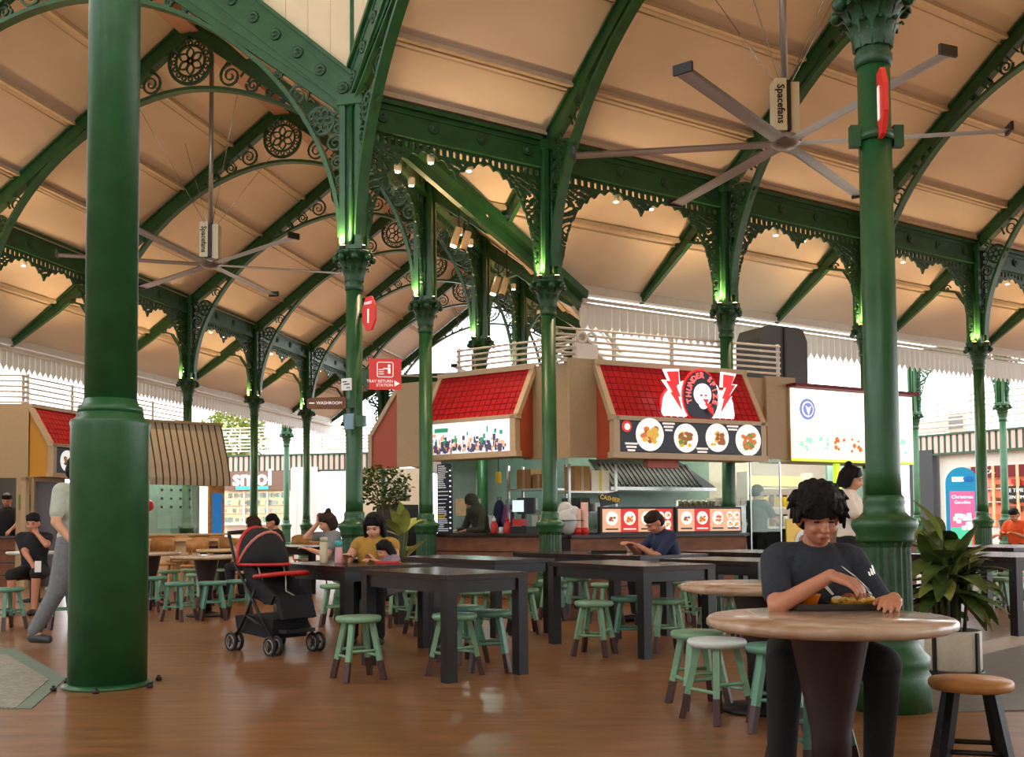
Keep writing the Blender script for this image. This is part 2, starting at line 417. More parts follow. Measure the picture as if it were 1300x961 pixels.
def uplight(q, e, label='small round uplight on a column capital, glowing yellow', grp='uplights on the column capitals', off=(0, 0)):
    global UPME
    if UPME is None:
        mb = MB(); mb.lathe([(.03, 0), (.04, .015), (.04, .05), (.034, .055)], 10); UPME = mb.mesh('uplight')
        mb = MB(); mb.lathe([(.03, .056), (.03, .06)], 10); globals()['UPLENS'] = mb.mesh('lens')
    for i in range(4):
        a = PI/4+i*PI/2; t = thing('uplight', label, 'lamp', (q.x+.165*math.cos(a), q.y+.165*math.sin(a), Z_CAP), 0, grp)
        obj('housing', UPME, 'dark', t); obj('lens', UPLENS, 'lamp_warm', t)
    for i in range(2):
        a = PI/4+i*PI+ (0 if i == 0 else 0); lo = light('SPOT', 'uplight_beam', (q.x+.2*math.cos(a), q.y+.2*math.sin(a), Z_CAP+.08), e, (255, 208, 152), .05, math.radians(150), (q.x+.2*math.cos(a), q.y+.2*math.sin(a), 9), .8)
# ---------------------------------------------------------------- arcade bays
def zopen(x, L=3.2):
    xs = np.minimum(x, L-x)
    return np.interp(xs, [0, .18, .24, .31, .40, .54, .72, .92, 1.12, 1.3, 1.45, 1.55, 1.6], [4.2, 4.34, 4.62, 4.93, 5.18, 5.40, 5.56, 5.66, 5.71, 5.66, 5.60, 5.52, 5.44])
def filigree(X, Z):
    L = 3.2; xs = np.minimum(X, L-X); zo = zopen(X)
    s = np.interp(xs, [0, .24, .40, .72, 1.6], [0, .45, 1.0, 1.5, 2.4])
    edge = (Z-zo) - .05*np.abs(np.sin(s*18)) + .02
    edge = np.where(xs < .45, np.minimum(edge, (Z-zo)*.5), edge)
    # pierced pattern
    k = 2*PI/.17
    pat = np.sin(k*(X+.35*np.sin(Z*9)))*np.sin(k*(Z+.05*np.sin(X*11))) + .35*np.sin(2.7*k*X+1)*np.sin(2.3*k*Z)
    hole = pat-.12
    hole = np.where((Z > 5.68), np.sin(2*PI*X/.11)+.15, hole)                     # a row of slots under the beam
    hole = np.where((Z > 5.80) | ((Z > 5.66) & (Z < 5.72)), -1, hole)
    hole = np.where((xs < .17), np.where((xs > .13), -1, np.sin(Z*2*PI/.14)-.3), hole)
    rim = np.where((Z-zo) < .055, -1, 1)
    pat2 = np.where(rim < 0, 1, -hole)
    side = xs-.02
    return np.minimum(np.minimum(edge, pat2*.03), np.minimum(side, 5.9-Z))
FILI = plate_from(filigree, .0, 3.2, 4.2, 5.92, .0125, .035)
def fili_far(X, Z): return filigree(X, Z)
FILI_FAR = plate_from(filigree, .0, 3.2, 4.2, 5.92, .022, .035)
mb = MB(); mb.lathe([(.075, 0), (.075, .012), (.06, .02), (.05, .012), (.035, .012), (.03, .03), (.0, .034)], 12); ROS = mb.mesh('rosette')
for v in ROS.vertices: v.co = Vector((v.co.x, -v.co.z, v.co.y))
def bay(q0, q1, label, group, far=False, ros=True):
    d = q1-q0; L = d.length; rz = math.atan2(d.y, d.x)
    t = thing('arcade_bay', label, 'arcade', (q0.x, q0.y, 0), rz, group)
    mb = MB()
    mb.box((L/2, 0, (ZB0+ZB1)/2), (L-.26, .1, ZB1-ZB0)); mb.box((L/2, 0, ZB1+.02), (L-.26, .2, .05)); mb.box((L/2, 0, ZB0-.015), (L-.26, .16, .05)); mb.box((L/2, 0, ZB1-.06), (L-.26, .13, .03))
    mb.build('beam', 'green', t)
    f = obj('filigree', FILI_FAR if far else FILI, 'green_cast', t); f.scale = (L/3.2, 1, 1)
    if ros:
        for i in range(4):
            for sd in (1, -1):
                r = obj('rosette', ROS, 'green_cast', t, (L*(i+.5)/4, -.055*sd, (ZB0+ZB1)/2-.01), 0 if sd == 1 else PI)
    return t
# ---------------------------------------------------------------- trusses
def zr(u): return ZR-SLOPE*abs(u)
def truss_meshes(W, EA=EAVE, sgA=-1, EL=EAVE):
    H = W/2; out = {}; dz = .26; E = H+EAVE
    def slab(top, depth, y, x0, x1):
        mb = MB()
        return mb
    def rafter(th):
        mb = MB()
        for sg in (-1, 1):
            E = H+(EA if sg == sgA else EL); kb = min(.9, E-H-.05)
            pl = [(sg*.0, ZR-.02), (sg*E, zr(E)-.02), (sg*E, zr(E)-.12), (sg*(H+kb), zr(H+kb)-dz), (0, ZR-dz-.02)]
            mb.prism(pl, -th/2, th/2)
            pl2 = [(0, ZR-dz-.02), (sg*(H+min(.5, kb)), zr(H+min(.5, kb))-dz), (sg*(H+min(.5, kb)), zr(H+min(.5, kb))-dz-.03), (0, ZR-dz-.05)]
            mb.prism(pl2, -th, th); pl3 = [(0, ZR-.02), (sg*E, zr(E)-.02), (sg*E, zr(E)-.05), (0, ZR-.05)]; mb.prism(pl3, -th, th)
        return mb.mesh('rafter')
    out['rafter'] = rafter(.07)
    a = H-.16; zc = 4.5; b = 7.85-zc
    PW = 1.85
    def zarc(u): return zc+b*max(0, 1-(abs(u)/a)**PW)**(1/PW)
    def arc(ang):
        c_, s_ = math.cos(ang), math.sin(ang); return (math.copysign(a*abs(c_)**(2/PW), c_), zc+b*abs(s_)**(2/PW))
    mb = MB(); pts = [arc(PI*i/48) for i in range(49)]; mb.ribbon(pts, .05, .13); out['arch_rib'] = mb.mesh('arch_rib')
    # outer bracket below the eave
    mb = MB()
    for sg in (-1, 1):
        pts = [(sg*(H+.14), 4.75), (sg*(H+.2), 5.1), (sg*(H+.4), 5.4), (sg*(H+.75), 5.5), (sg*(H+1.0), zr(H+1.0)-.2)]; mb.ribbon(pts, .04, .1)
        mb.ribbon(spiral(sg*(H+.32), 5.62, .14, 1.4, 0, sg), .025, .03); mb.ribbon(spiral(sg*(H+.6), 5.5, .08, 1.3, 0, -sg), .02, .03)
    out['eave_bracket'] = mb.mesh('eave_bracket')
    # tracery
    mb = MB(); th = .035
    cz = 8.30; 
    for r, w_ in ((.36, .05), (.245, .03)): mb.ribbon(ring(0, cz, r, 32), w_, th, True)
    for i in range(16): aa = 2*PI*i/16; mb.ribbon(ring(.285*math.cos(aa), cz+.285*math.sin(aa), .035, 8), .018, th, True)
    for i in range(6):
        aa = 2*PI*i/6+PI/6; pts = []
        for j in range(9):
            q = j/8; l = .03+.19*q; wv = .06*math.sin(PI*q); pts.append((l*math.cos(aa)-wv*math.sin(aa), cz+l*math.sin(aa)+wv*math.cos(aa)))
        for j in range(8, -1, -1):
            q = j/8; l = .03+.19*q; wv = -.06*math.sin(PI*q); pts.append((l*math.cos(aa)-wv*math.sin(aa), cz+l*math.sin(aa)+wv*math.cos(aa)))
        mb.ribbon(pts, .02, th)
    mb.ribbon(ring(0, cz, .045, 10), .03, th, True)
    mb.ribbon([(0, cz+.36), (0, ZR-.26)], .04, th)
    for sg in (-1, 1):
        for (u, r, tn, a0) in ((.68, .185, 1.9, PI*.5), (1.05, .115, 1.7, PI*.9), (1.33, .075, 1.5, PI*.5), (1.55, .045, 1.3, PI*.9)):
            za = zarc(u)+.03; zt = zr(u)-dz-.04; z = (za+zt)/2; r2 = min(r, max(.02, (zt-za)/2-.005))
            pts = spiral(sg*u, z, r2, tn, a0 if sg > 0 else PI-a0, sg); mb.ribbon(pts, .034, th, taper=True)
            mb.ribbon([(sg*(u+r2*.9), z-r2*.2), (sg*(u+r2*1.25), z+r2*.2), (sg*(u+r2*1.7), z-r2*.1)], .026, th, taper=True)
            mb.ribbon([(sg*(u-r2*.8), z+r2*.5), (sg*(u-r2*.3), z+r2*1.15), (sg*(u+r2*.5), z+r2*1.05)], .022, th, taper=True)
        # spandrel by the post: u from H-.16 inwards
        def gap(u): return zc+b*math.sqrt(max(0, 1-(u/a)**2)), zr(u)-dz-.04
        for (off, r, tn, z0) in ((.42, .17, 0, 5.98), ):
            cx = sg*(H-off); c2 = 5.95
            mb.ribbon(ring(cx, c2, .165, 22), .03, th, True); mb.ribbon(ring(cx, c2, .05, 10), .03, th, True)
            for i in range(6): aa = 2*PI*i/6; mb.ribbon(ring(cx+.1*math.cos(aa), c2+.1*math.sin(aa), .045, 9), .02, th, True)
        u = H-.72
        while u > H-1.75:
            lo, hi = zarc(u)+.03, zr(u)-dz-.05; r = (hi-lo)/2
            if r < .03: break
            r = min(r, .16); cx = sg*u; z = (lo+hi)/2
            mb.ribbon(spiral(cx, z, r, 1.7, PI*.3 if sg > 0 else PI*.7, sg), .028, th, taper=True)
            mb.ribbon([(cx+sg*r*.9, z-r*.6), (cx+sg*r*1.2, z+r*.2), (cx+sg*r*.7, z+r*.9)], .022, th, taper=True)
            u -= r*1.9+.03
        for (off, z, r) in ((.3, 5.66, .11), (.27, 5.42, .085), (.235, 5.2, .065), (.21, 5.0, .05), (.2, 4.86, .04)):
            cx = sg*(H-off+.06); mb.ribbon(spiral(cx, z, r, 1.7, PI*.3 if sg > 0 else PI*.7, sg), .026, th, taper=True)
            mb.ribbon([(cx+sg*r*.9, z-r*.6), (cx+sg*r*1.2, z+r*.2), (cx+sg*r*.7, z+r*1.1)], .022, th, taper=True)
        for (off, z, r) in ((.2, 6.1, .055), (.2, 5.98, .05), (.2, 5.84, .05), (.62, 5.98, .03), (.28, 6.2, .04)):
            cx = sg*(H-off); mb.ribbon(ring(cx, z, r, 10), .02, th, True)
    out['tracery'] = mb.mesh('tracery')
    return out
VAL = math.tan((TH2-TH1)/2)
TM = [truss_meshes(W1), truss_meshes(W2)]
TM_S = [truss_meshes(W1, VAL*ST[1]), truss_meshes(W2, VAL*ST[1])]
TM_G = [truss_meshes(W1, .12, -1, .12), truss_meshes(W2, .12, -1, .12)]
def truss(k, t, label, group, gable=False):
    W = (W1, W2)[k]; c = hall(k, t, W/2); p = (P1, P2)[k]; rz = math.atan2(p.y, p.x)
    o = thing('roof_truss', label, 'truss', (c.x, c.y, 0), rz, group)
    src = TM_G if gable else (TM_S if t == ST[1] else TM)
    obj('rafter', src[k]['rafter'], 'green', o); obj('arch_rib', TM[k]['arch_rib'], 'green', o); tag(obj('tracery', TM[k]['tracery'], 'green_cast', o), kind='stuff')
    if not gable and t > 4: tag(obj('eave_bracket', TM[k]['eave_bracket'], 'green', o), kind='stuff')
    if gable:      # deep fascia with a row of rosettes
        H = W/2; mb = MB(); zh = zr(H)+.05; za = zh+.86*H
        for sg in (-1, 1):
            mb.prism([(0, za+.2), (sg*H, zh+.2), (sg*H, zh-.22), (0, ZR-.2)], -.06, .06)
            for e0, e1, w_ in ((.24, .18, .2), (-.2, -.26, .18), (.1, .07, .14)): mb.prism([(0, za+e0), (sg*H, zh+e0), (sg*H, zh+e1), (0, za+e1)], -w_/2, w_/2)
        mb.build('gable_fascia', 'green', o)
        sd = 1 if k == 0 else -1
        for sg in (-1, 1):
            n = 13
            for i in range(n):
                u = sg*H*(i+.6)/n; r = obj('rosette', ROS, 'green_cast', o, (u, sd*.065, zh+.86*(H-abs(u))-.05), PI if sd == 1 else 0)
    return o
ORD = ('first', 'second', 'third', 'fourth', 'fifth', 'sixth', 'seventh', 'eighth')
names = ('the tall hall leading to the white-lit shop sign', 'the hall in front of the red stall hoods')
pl = ('left hall', 'stall hall')
TG = ('arched trusses over the aisle with the pushchair', 'arched trusses over the aisle beside the lightning-bolt stall')
for k in (0, 1):
    truss(k, 0, ('green gable truss with rosettes rising from the tray return column towards the thick column', 'green gable truss with rosettes rising towards the column beside the potted plant')[k], None, True)
    for i, t in enumerate(ST[1:]):
        truss(k, t, (ORD[i]+' green arched truss over the pushchair aisle, counted from the tray return column', ORD[i]+' green arched truss over the stall aisle, counted from the tray return column')[k], TG[k])
# columns of the two halls
def nocol(q): return False
column(A, -TH1, 'green cast-iron column carrying the red street number and tray return signs')
RC = Vector((2.22, 6.12)); column(RC, -TH2, 'green cast-iron column with fluted pedestal beside the potted plant')
G1 = 'green cast-iron column with scrolled capital along the arcade of the pushchair aisle'; G2 = 'green cast-iron column with scrolled capital along the arcade in front of the red-hooded stalls'
LCOLS = []
for i, t in enumerate(ST):
    if i: column(hall(0, t, 0), -TH1, ORD[i-1]+' green column behind the tray return column in the row passing the photo screen stall', 'columns behind the tray return sign')
    if i > 1: column(hall(0, t, W1), -TH1, ORD[7-i]+' green column of the pushchair aisle arcade, counted from the lettered shop', 'columns of the pushchair aisle arcade')
    if i: column(hall(1, t, 0), -TH2, ORD[i-1]+' green column past the tray return column along the red-hooded stalls', 'columns of the stall arcade')
for i in range(len(ST)-1):
    far = i > 3
    bay(hall(0, ST[i], 0), hall(0, ST[i+1], 0), ORD[i]+' green pierced arcade bay behind the tray return column passing the photo screen stall', 'arcade bays behind the tray return sign', far)
    if i >= 1: bay(hall(0, ST[i+1], W1), hall(0, ST[i], W1), ORD[6-i]+' green pierced arcade bay of the pushchair aisle, counted from the lettered shop', 'arcade bays of the pushchair aisle', far)
    bay(hall(1, ST[i], 0), hall(1, ST[i+1], 0), ORD[i]+' green pierced arcade bay above the red-hooded stalls, counted from the tray return column', 'arcade bays above the stalls', far)
# cross arcades closing the halls
for k, lats in ((0, (0, W1/2, W1, W1+3.6)), (1, (-8.2, -5.4, -2.7, 0, W2/2, W2))):
    for i, l in enumerate(lats):
        if l not in (0,) and not (k == 0 and l == W1):
            column(hall(k, ST[-1], l), -(TH1, TH2)[k], ('slender green column of the cross arcade by the white shop sign', 'slender green column of the cross arcade near the blue arched kiosk')[k], ('cross arcade columns by the shop sign', 'cross arcade columns near the kiosk')[k])
        if i: bay(hall(k, ST[-1], lats[i-1]), hall(k, ST[-1], l), ('green cross arcade bay closing the aisle by the white shop sign', 'green cross arcade bay near the blue arched kiosk')[k], ('cross arcade bays by the shop sign', 'cross arcade bays near the kiosk')[k], True)
# thick column of the central octagon
t = thing('thick_column', 'thick green column with a tall plain pedestal standing near the stone mosaic', 'column', (-2.83, 7.2, 0))
mb = MB(); mb.lathe([(.262, 0), (.262, 1.8), (.268, 1.83), (.262, 1.85), (.225, 1.87), (.222, 1.9)], 48); mb.build('pedestal', 'green', t)
mb = MB(); mb.lathe([(.222, 1.9), (.215, 1.95), (.19, 1.96), (.178, 2.0)], 48); mb.build('collar', 'green', t)
mb = MB(); mb.lathe([(.176, 2.0), (.172, 9.6)], 48); mb.build('shaft', 'green', t)
mb = MB(); mb.lathe([(.3, 0.001), (.3, .012), (.262, .03)], 40); mb.build('floor_ring', 'green', t)
for i in range(6):
    a = i*PI/3-.35; mb = MB(); mb.lathe([(.022, 0), (.022, .02), (.012, .022), (.012, .035), (.0, .036)], 8, (.36*math.cos(a), .36*math.sin(a), .001)); mb.build('anchor_bolt', 'dark', t)
# ---------------------------------------------------------------- roofs: panels and purlins under one ceiling object per hall
ce = None
mb = MB(); mb.box((0, 0, 0), (1, 1, .03)); PANEL = mb.mesh('ceiling_panel')
def roof(k, name):
    W = (W1, W2)[k]; H = W/2; E = H+EAVE; d, p = ((D1, P1), (D2, P2))[k]
    root = bpy.data.objects.new(name, None); COL.objects.link(root); struct(root)
    c = hall(k, 0, H); root.location = (c.x, c.y, 0); root.rotation_euler = (0, 0, math.atan2(p.y, p.x))
    sd = 1 if k == 0 else -1   # local +y = left of p ; along-hall direction
    dirl = d.x*-p.y+d.y*p.x     # component of d on local y
    ys = 1 if dirl > 0 else -1
    ang = math.atan(SLOPE)
    us = [0.12, 1.0, 2.0, 3.0, H-.05, H+.95, E]
    for sg in (-1, 1):
        for i in range(len(ST)-1):
            y0, y1 = ST[i]*ys, ST[i+1]*ys
            for j in range(len(us)-1):
                u0, u1 = us[j], us[j+1]; um = (u0+u1)/2
                clip = sg == -1 and j >= 4 and min(abs(y0), abs(y1)) < EAVE/VAL+.01
                if clip:
                    t0, t1 = sorted((abs(y0), abs(y1))); pts = []
                    for (uu, tt) in ((u0, t0), (u0, t1), (u1, t1), (u1, t0)):
                        lim = (uu-H)/VAL
                        pts.append((uu, max(tt, min(lim, 1e9))))
                    pts = [(uu, min(tt, t1)) for uu, tt in pts]
                    if t1 <= (u0-H)/VAL+.02: continue
                    if t1 < (u1-H)/VAL:
                        uc = H+VAL*t1; pts = [(u0, max(t0, (u0-H)/VAL)), (u0, t1), (uc, t1)]
                        if t0 > (u0-H)/VAL: pts.append((H+VAL*t0, t0))
                    elif t0 > (u0-H)/VAL and t0 < (u1-H)/VAL: pts = [(u0, t0), (u0, t1), (u1, t1), (u1, (u1-H)/VAL), (H+VAL*t0, t0)]
                    mb = MB(); kk = len(pts); vs = [(sg*uu, tt*ys, zr(uu)+.015) for uu, tt in pts]+[(sg*uu, tt*ys, zr(uu)+.045) for uu, tt in pts]
                    mb.add(vs, [list(range(kk)), list(range(kk, 2*kk))[::-1]]+[(q, (q+1) % kk, kk+(q+1) % kk, kk+q) for q in range(kk)]); mb.build('ceiling_panel', 'ceiling', root)
                else:
                    o = obj('ceiling_panel', PANEL, 'ceiling', root, (sg*um, (y0+y1)/2, zr(um)+.03))
                    o.rotation_euler = (0, sg*ang, 0); o.scale = ((u1-u0)/math.cos(ang)+.02, abs(y1-y0), 1)
                if j:
                    mb = MB(); yy0 = min(y0, y1)+.05; yy1 = max(y0, y1)-.05
                    if sg == -1 and u0 > H and min(abs(y0), abs(y1)) < (u0-H)/VAL:
                        lm = (u0-H)/VAL
                        if max(abs(y0), abs(y1)) < lm+.1: continue
                        if ys > 0: yy0 = lm
                        else: yy1 = -lm
                    mb.bar((sg*u0, yy0, zr(u0)-.03), (sg*u0, yy1, zr(u0)-.03), .07, .06); mb.tube((sg*(u0+.09), yy0, zr(u0+.09)-.035), (sg*(u0+.09), yy1, zr(u0+.09)-.035), .012, n=6)
                    mb.build('purlin', 'purlin', root)
        mb = MB(); a0, a1 = (EAVE/VAL*ys if sg == -1 else 0), ST[-1]*ys     # eave gutter
        mb.bar((sg*(E+.02), a0, zr(E)-.02), (sg*(E+.02), a1, zr(E)-.02), .16, .14); mb.tube((sg*(E-.1), a0, zr(E)-.2), (sg*(E-.1), a1, zr(E)-.2), .03, n=8); mb.build('eave_gutter', 'rail', root)
    mb = MB(); mb.box((0, ST[-1]*ys/2, ZR-.13), (.2, ST[-1], .22)); mb.box((0, ST[-1]*ys/2, ZR-.25), (.3, ST[-1], .03)); mb.build('ridge_beam', 'ridge', root)
    return root
CE0 = roof(0, 'ceiling'); roof(1, 'ceiling')
vb = BIV_ = Vector((math.sin((TH1+TH2)/2), math.cos((TH1+TH2)/2))); sl_ = math.sin((TH2-TH1)/2)
mb = MB(); q0_ = A; rr_ = EAVE/sl_; q1_ = A+BIV_*rr_; hz = zr(W1/2)
mb.bar((A.x, A.y, hz-.02), (q1_.x, q1_.y, hz-SLOPE*EAVE-.02), .34, .12); mb.bar((A.x, A.y, hz-.14), (q1_.x, q1_.y, hz-SLOPE*EAVE-.14), .08, .16)
tv = thing('valley_beam', 'dark green sloping valley beam behind the tray return column', 'beam'); mb.build('beam_body', 'green', tv)
# scalloped valance boards along the eaves
def board_mesh():
    pts = [(-.075, 0), (-.075, -.3), (-.062, -.345), (-.035, -.37), (-.018, -.40), (0, -.43), (.018, -.40), (.035, -.37), (.062, -.345), (.075, -.3), (.075, 0)]
    mb = MB(); mb.prism(pts, -.01, .01); return mb.mesh('valance_board')
VB = board_mesh()
def valance(q0, q1, z, name, label, step=.165, n=None):
    d = q1-q0; L = d.length; rz = math.atan2(d.y, d.x)
    t = thing(name, label, 'valance', (q0.x, q0.y, z), rz)
    mb = MB(); mb.box((L/2, .02, .02), (L, .04, .05)); mb.build('batten', 'rail', t)
    for i in range(int(L/step)): obj('valance_board', VB, 'white', t, (step*(i+.5), 0, 0))
    return t
E1 = EAVE+.0
zv = zr(W1/2+EAVE)-.16
valance(hall(1, EAVE/VAL, -E1), hall(1, ST[-1], -E1), zv, 'scalloped_valance', 'long white scalloped board valance under the eave above the lightning-bolt stall')
valance(hall(0, ST[-1], W1+E1), hall(0, 3.0, W1+E1), zv, 'scalloped_valance', 'long white scalloped board valance under the eave above the striped awning kiosk')
valance(hall(0, ST[-1], -E1), hall(0, EAVE/VAL, -E1), zv, 'scalloped_valance', 'white scalloped board valance under the eave behind the red-hooded photo screen stall')
valance(hall(0, ST[-1]+1.6, W1+.5), hall(0, ST[-1]+1.6, -2), 4.6, 'scalloped_valance', 'far white scalloped board valance closing the pushchair aisle')
# central octagon: boarded clerestory wall above the gables + octagonal roof, unseen, added to keep sky light off the floor
R8 = W1/(2*math.sin(PI/8)); BIS = (TH1+TH2)/2; C8 = A-Vector((math.sin(BIS), math.cos(BIS)))*R8
V8 = [C8+Vector((math.sin(BIS+i*PI/4), math.cos(BIS+i*PI/4)))*R8 for i in range(8)]
def clerestory(i, nm):
    q0, q1 = V8[i], V8[(i+1) % 8]; d = q1-q0; L = d.length; rz = math.atan2(d.y, d.x)
    root = bpy.data.objects.new(nm, None); COL.objects.link(root); struct(root); root.location = (q0.x, q0.y, 0); root.rotation_euler = (0, 0, rz)
    n = 26
    for j in range(n):
        x0, x1 = L*j/n, L*(j+1)/n-.006; zz = lambda u: zr(L/2)+.2+.86*(L/2-abs(u)); b0 = zz(x0-L/2); b1 = zz(x1-L/2)
        mb = MB(); mb.prism([(x0, b0), (x1, b1), (x1, 11.6), (x0, 11.6)], -.02, .02); mb.build('board', 'boarding', root)
    return root
clerestory(7, 'wall_left'); clerestory(0, 'wall_right')
mb = MB(); vs = [(q.x, q.y, 11.6) for q in V8]+[(C8.x, C8.y, 14.5)]; vs += [(x, y, z+.1) for x, y, z in vs]
mb.add(vs, [(i, (i+1) % 8, 8) for i in range(8)]+[(9+i, 17, 9+(i+1) % 8) for i in range(8)]+[(i, 9+i, 9+(i+1) % 8, (i+1) % 8) for i in range(8)]); struct(mb.build('ceiling', 'ceiling'))
t = thing('corner_post', 'slim green post rising above the tray return column at the meeting of two gables', 'post', (A.x, A.y, 6.2))
mb = MB(); mb.box((0, 0, 2.2), (.09, .09, 4.4)); mb.build('post_body', 'green', t); mb = MB(); mb.tube((.09, 0, 0), (.09, 0, 4.4), .02); mb.build('pipe', 'purlin', t)
# the rest of the octagonal market, unseen, added to cut the sky light: six more hall roofs, stall blocks in the wedges and shops at the hall ends
for i in range(1, 7):
    th = TH2+i*PI/4; d = Vector((math.sin(th), math.cos(th))); p = Vector((d.y, -d.x)); ap = R8*math.cos(PI/8); H = W1/2; E = H+EAVE
    root = bpy.data.objects.new('ceiling', None); COL.objects.link(root); struct(root)
    for sg in (-1, 1):
        mb = MB(); pts = []
        for (u, r) in ((0, ap), (0, ap+22), (E, ap+22), (E, ap+EAVE/VAL), (H, ap)):
            q = C8+d*r+p*(sg*u); pts.append((q.x, q.y, zr(u)+.03))
        pts += [(a, b, c+.04) for a, b, c in pts]; mb.add(pts, [(0,1,2,3,4), (9,8,7,6,5)]+[(j, (j+1) % 5, 5+(j+1) % 5, 5+j) for j in range(5)]); mb.build('roof_slope', 'ceiling', root)
    q = C8+d*(ap+24); mb = MB(); mb.box((q.x, q.y, 1.7), (W1+8, .2, 3.4), math.atan2(p.y, p.x)); struct(mb.build('wall_end', 'shop_wall'))
    if i < 6:
        th2 = th+PI/8; b = Vector((math.sin(th2), math.cos(th2))); e = Vector((b.y, -b.x)); r0 = R8+3.4; hw = .9
        mb = MB(); c0 = C8+b*r0; c1 = C8+b*(r0+14); pts = [c0-e*hw, c0+e*hw, c1+e*(hw+5.5), c1-e*(hw+5.5)]; pts = [(v.x, v.y, 0) for v in pts]+[(v.x, v.y, 3.3) for v in pts]
        mb.add(pts, [(0,1,2,3), (7,6,5,4)]+[(j, (j+1) % 4, 4+(j+1) % 4, 4+j) for j in range(4)]); struct(mb.build('wall_stalls', 'beige'))
# uplights
for k in (0, 1):
    for i, tt in enumerate(ST[:6]):
        if k == 0 or i: uplight(hall(k, tt, 0), 82 if k == 0 else 82)
        if k == 0 and i >= 1: uplight(hall(0, tt, W1), 82)
column(V8[7], -TH1, 'green cast-iron column at the far corner of the octagon beyond the thick column'); column(V8[2], -TH2, 'green cast-iron column at the octagon corner behind the brown stool')
uplight(V8[7], 130); uplight(V8[2], 130); uplight(RC, 110); uplight(hall(1, ST[1], W2), 95); uplight(hall(1, ST[3], W2), 95)  # octagon-corner uplights are unseen, added for extra light; last pair stands without columns
# ================================================================== STALLS
class Frame:
    def __init__(s, o, xd): s.o = Vector(o); s.x = Vector(xd).normalized(); s.y = Vector((-s.x.y, s.x.x)); s.rz = math.atan2(s.x.y, s.x.x)
    def px(s, x, y, dep=0):
        d = ray(x, y); o2 = Vector((0, 0)); dd = Vector((d.x, d.y)); t = ((s.o-o2).dot(s.y)+dep)/dd.dot(s.y)
        q = dd*t; return (q-s.o).dot(s.x), HC+d.z*t
    def X(s, x, dep=0, y=600): return s.px(x, y, dep)[0]
    def Z(s, x, y, dep=0): return s.px(x, y, dep)[1]
    def w(s, lx, ly, z=0): q = s.o+s.x*lx+s.y*ly; return Vector((q.x, q.y, z))
    def at(s, x, y, dep=0): lx, z = s.px(x, y, dep); return s.w(lx, dep, z)
S2 = Frame((1.25, 14.1), (.899, .437))                                   # long front with the lightning sign
BIV = Vector((math.sin(BIS), math.cos(BIS)))
FR = Frame(A+BIV*3.4, (BIV.y, -BIV.x))                       # short front with the photo screen
S1 = Frame((-1.85, 16.2), (math.sin(.098), math.cos(.098)))                                    # side towards the pushchair aisle (x runs away)
def quad_panel(mb, p, th):                                   # p: 4 points, thin slab
    a = [Vector(q) for q in p]; n = (a[1]-a[0]).cross(a[3]-a[0]).normalized()*th
    mb.add(a+[q+n for q in a], [(0,1,2,3),(7,6,5,4),(0,4,5,1),(1,5,6,2),(2,6,7,3),(3,7,4,0)])
def hood(fr, x0, x1, zt, zm, zb, label, menu=True, over=.05, proj=.42, tri='orange_side', dep0=0):
    """sloping red-tiled hood above a framed display; x0,x1 local; zt top, zm hood foot, zb display foot"""
    w0 = fr.w(x0, dep0, 0); L = x1-x0
    t = thing('stall_hood', label, 'stall hood', (w0.x, w0.y, 0), fr.rz)
    mb = MB(); mb.prism([(0, zt), (0, zb), (L, zb), (L, zt)], .02, .0); 
    # side cheeks (triangles)
    for sx in (0, L):
        mb = MB(); x = sx
        mb.add([(x-.015, .02, zt), (x-.015, .02, zb), (x-.015, -proj, zb), (x-.015, -proj, zm), (x+.015, .02, zt), (x+.015, .02, zb), (x+.015, -proj, zb), (x+.015, -proj, zm)], [(0,1,2,3),(7,6,5,4),(0,4,5,1),(1,5,6,2),(2,6,7,3),(3,7,4,0)])
        mb.build('cheek', tri, t)
    mb = MB(); quad_panel(mb, [(0, -proj+.01, zm), (L, -proj+.01, zm), (L, 0, zt), (0, 0, zt)], .02); mb.build('tile_bed', 'red_grout', t)
    # tiles
    sl = Vector((0, proj, zt-zm)); H_ = sl.length; nx = int(L/.1); nz = int(H_/.1); mb = MB(); tl = math.atan2(zt-zm, proj)
    R = Matrix.Rotation(tl, 4, 'X')
    for i in range(nx):
        for j in range(nz):
            c = Vector(((i+.5)*L/nx, -proj, zm))+sl*((j+.5)/nz)+Vector((0, -math.sin(tl), math.cos(tl)))*.0
            c += Vector((0, -(zt-zm), proj)).normalized()*.016
            mb.box(c, (L/nx-.014, H_/nz-.014, .014+.006*random.random()), 0, R)
    tag(mb.build('hood_tiles', 'red_tile', t), kind='stuff')
    # frame
    mb = MB(); mb.bar((-.03, -proj-.01, zm), (-.03, 0, zt), .08, .08); mb.bar((L+.03, -proj-.01, zm), (L+.03, 0, zt), .08, .08)
    mb.box((L/2, -.02, zt+.03), (L+.14, .08, .07)); mb.build('hood_frame', 'beige_frame', t)
    mb = MB(); mb.box((L/2, -proj-.02, zm-.02), (L+.14, .12, .06)); mb.box((L/2, -proj-.02, zb+.03), (L+.14, .14, .08))
    for sx in (0, L): mb.box((sx, -proj-.02, (zm+zb)/2), (.09, .12, zm-zb))
    mb.build('display_frame', 'beige_frame', t)
    mb = MB(); mb.box((L/2, -.2, zb+.01), (L, .4, .03)); mb.build('soffit', 'beige', t)
    return t, L
def disc(mb, cx, cz, r, y, n=20, sx=1, sz=1, th=.006):
    pts = [(cx+r*sx*math.cos(2*PI*i/n), cz+r*sz*math.sin(2*PI*i/n)) for i in range(n)]; mb.prism(pts, y, y-th)
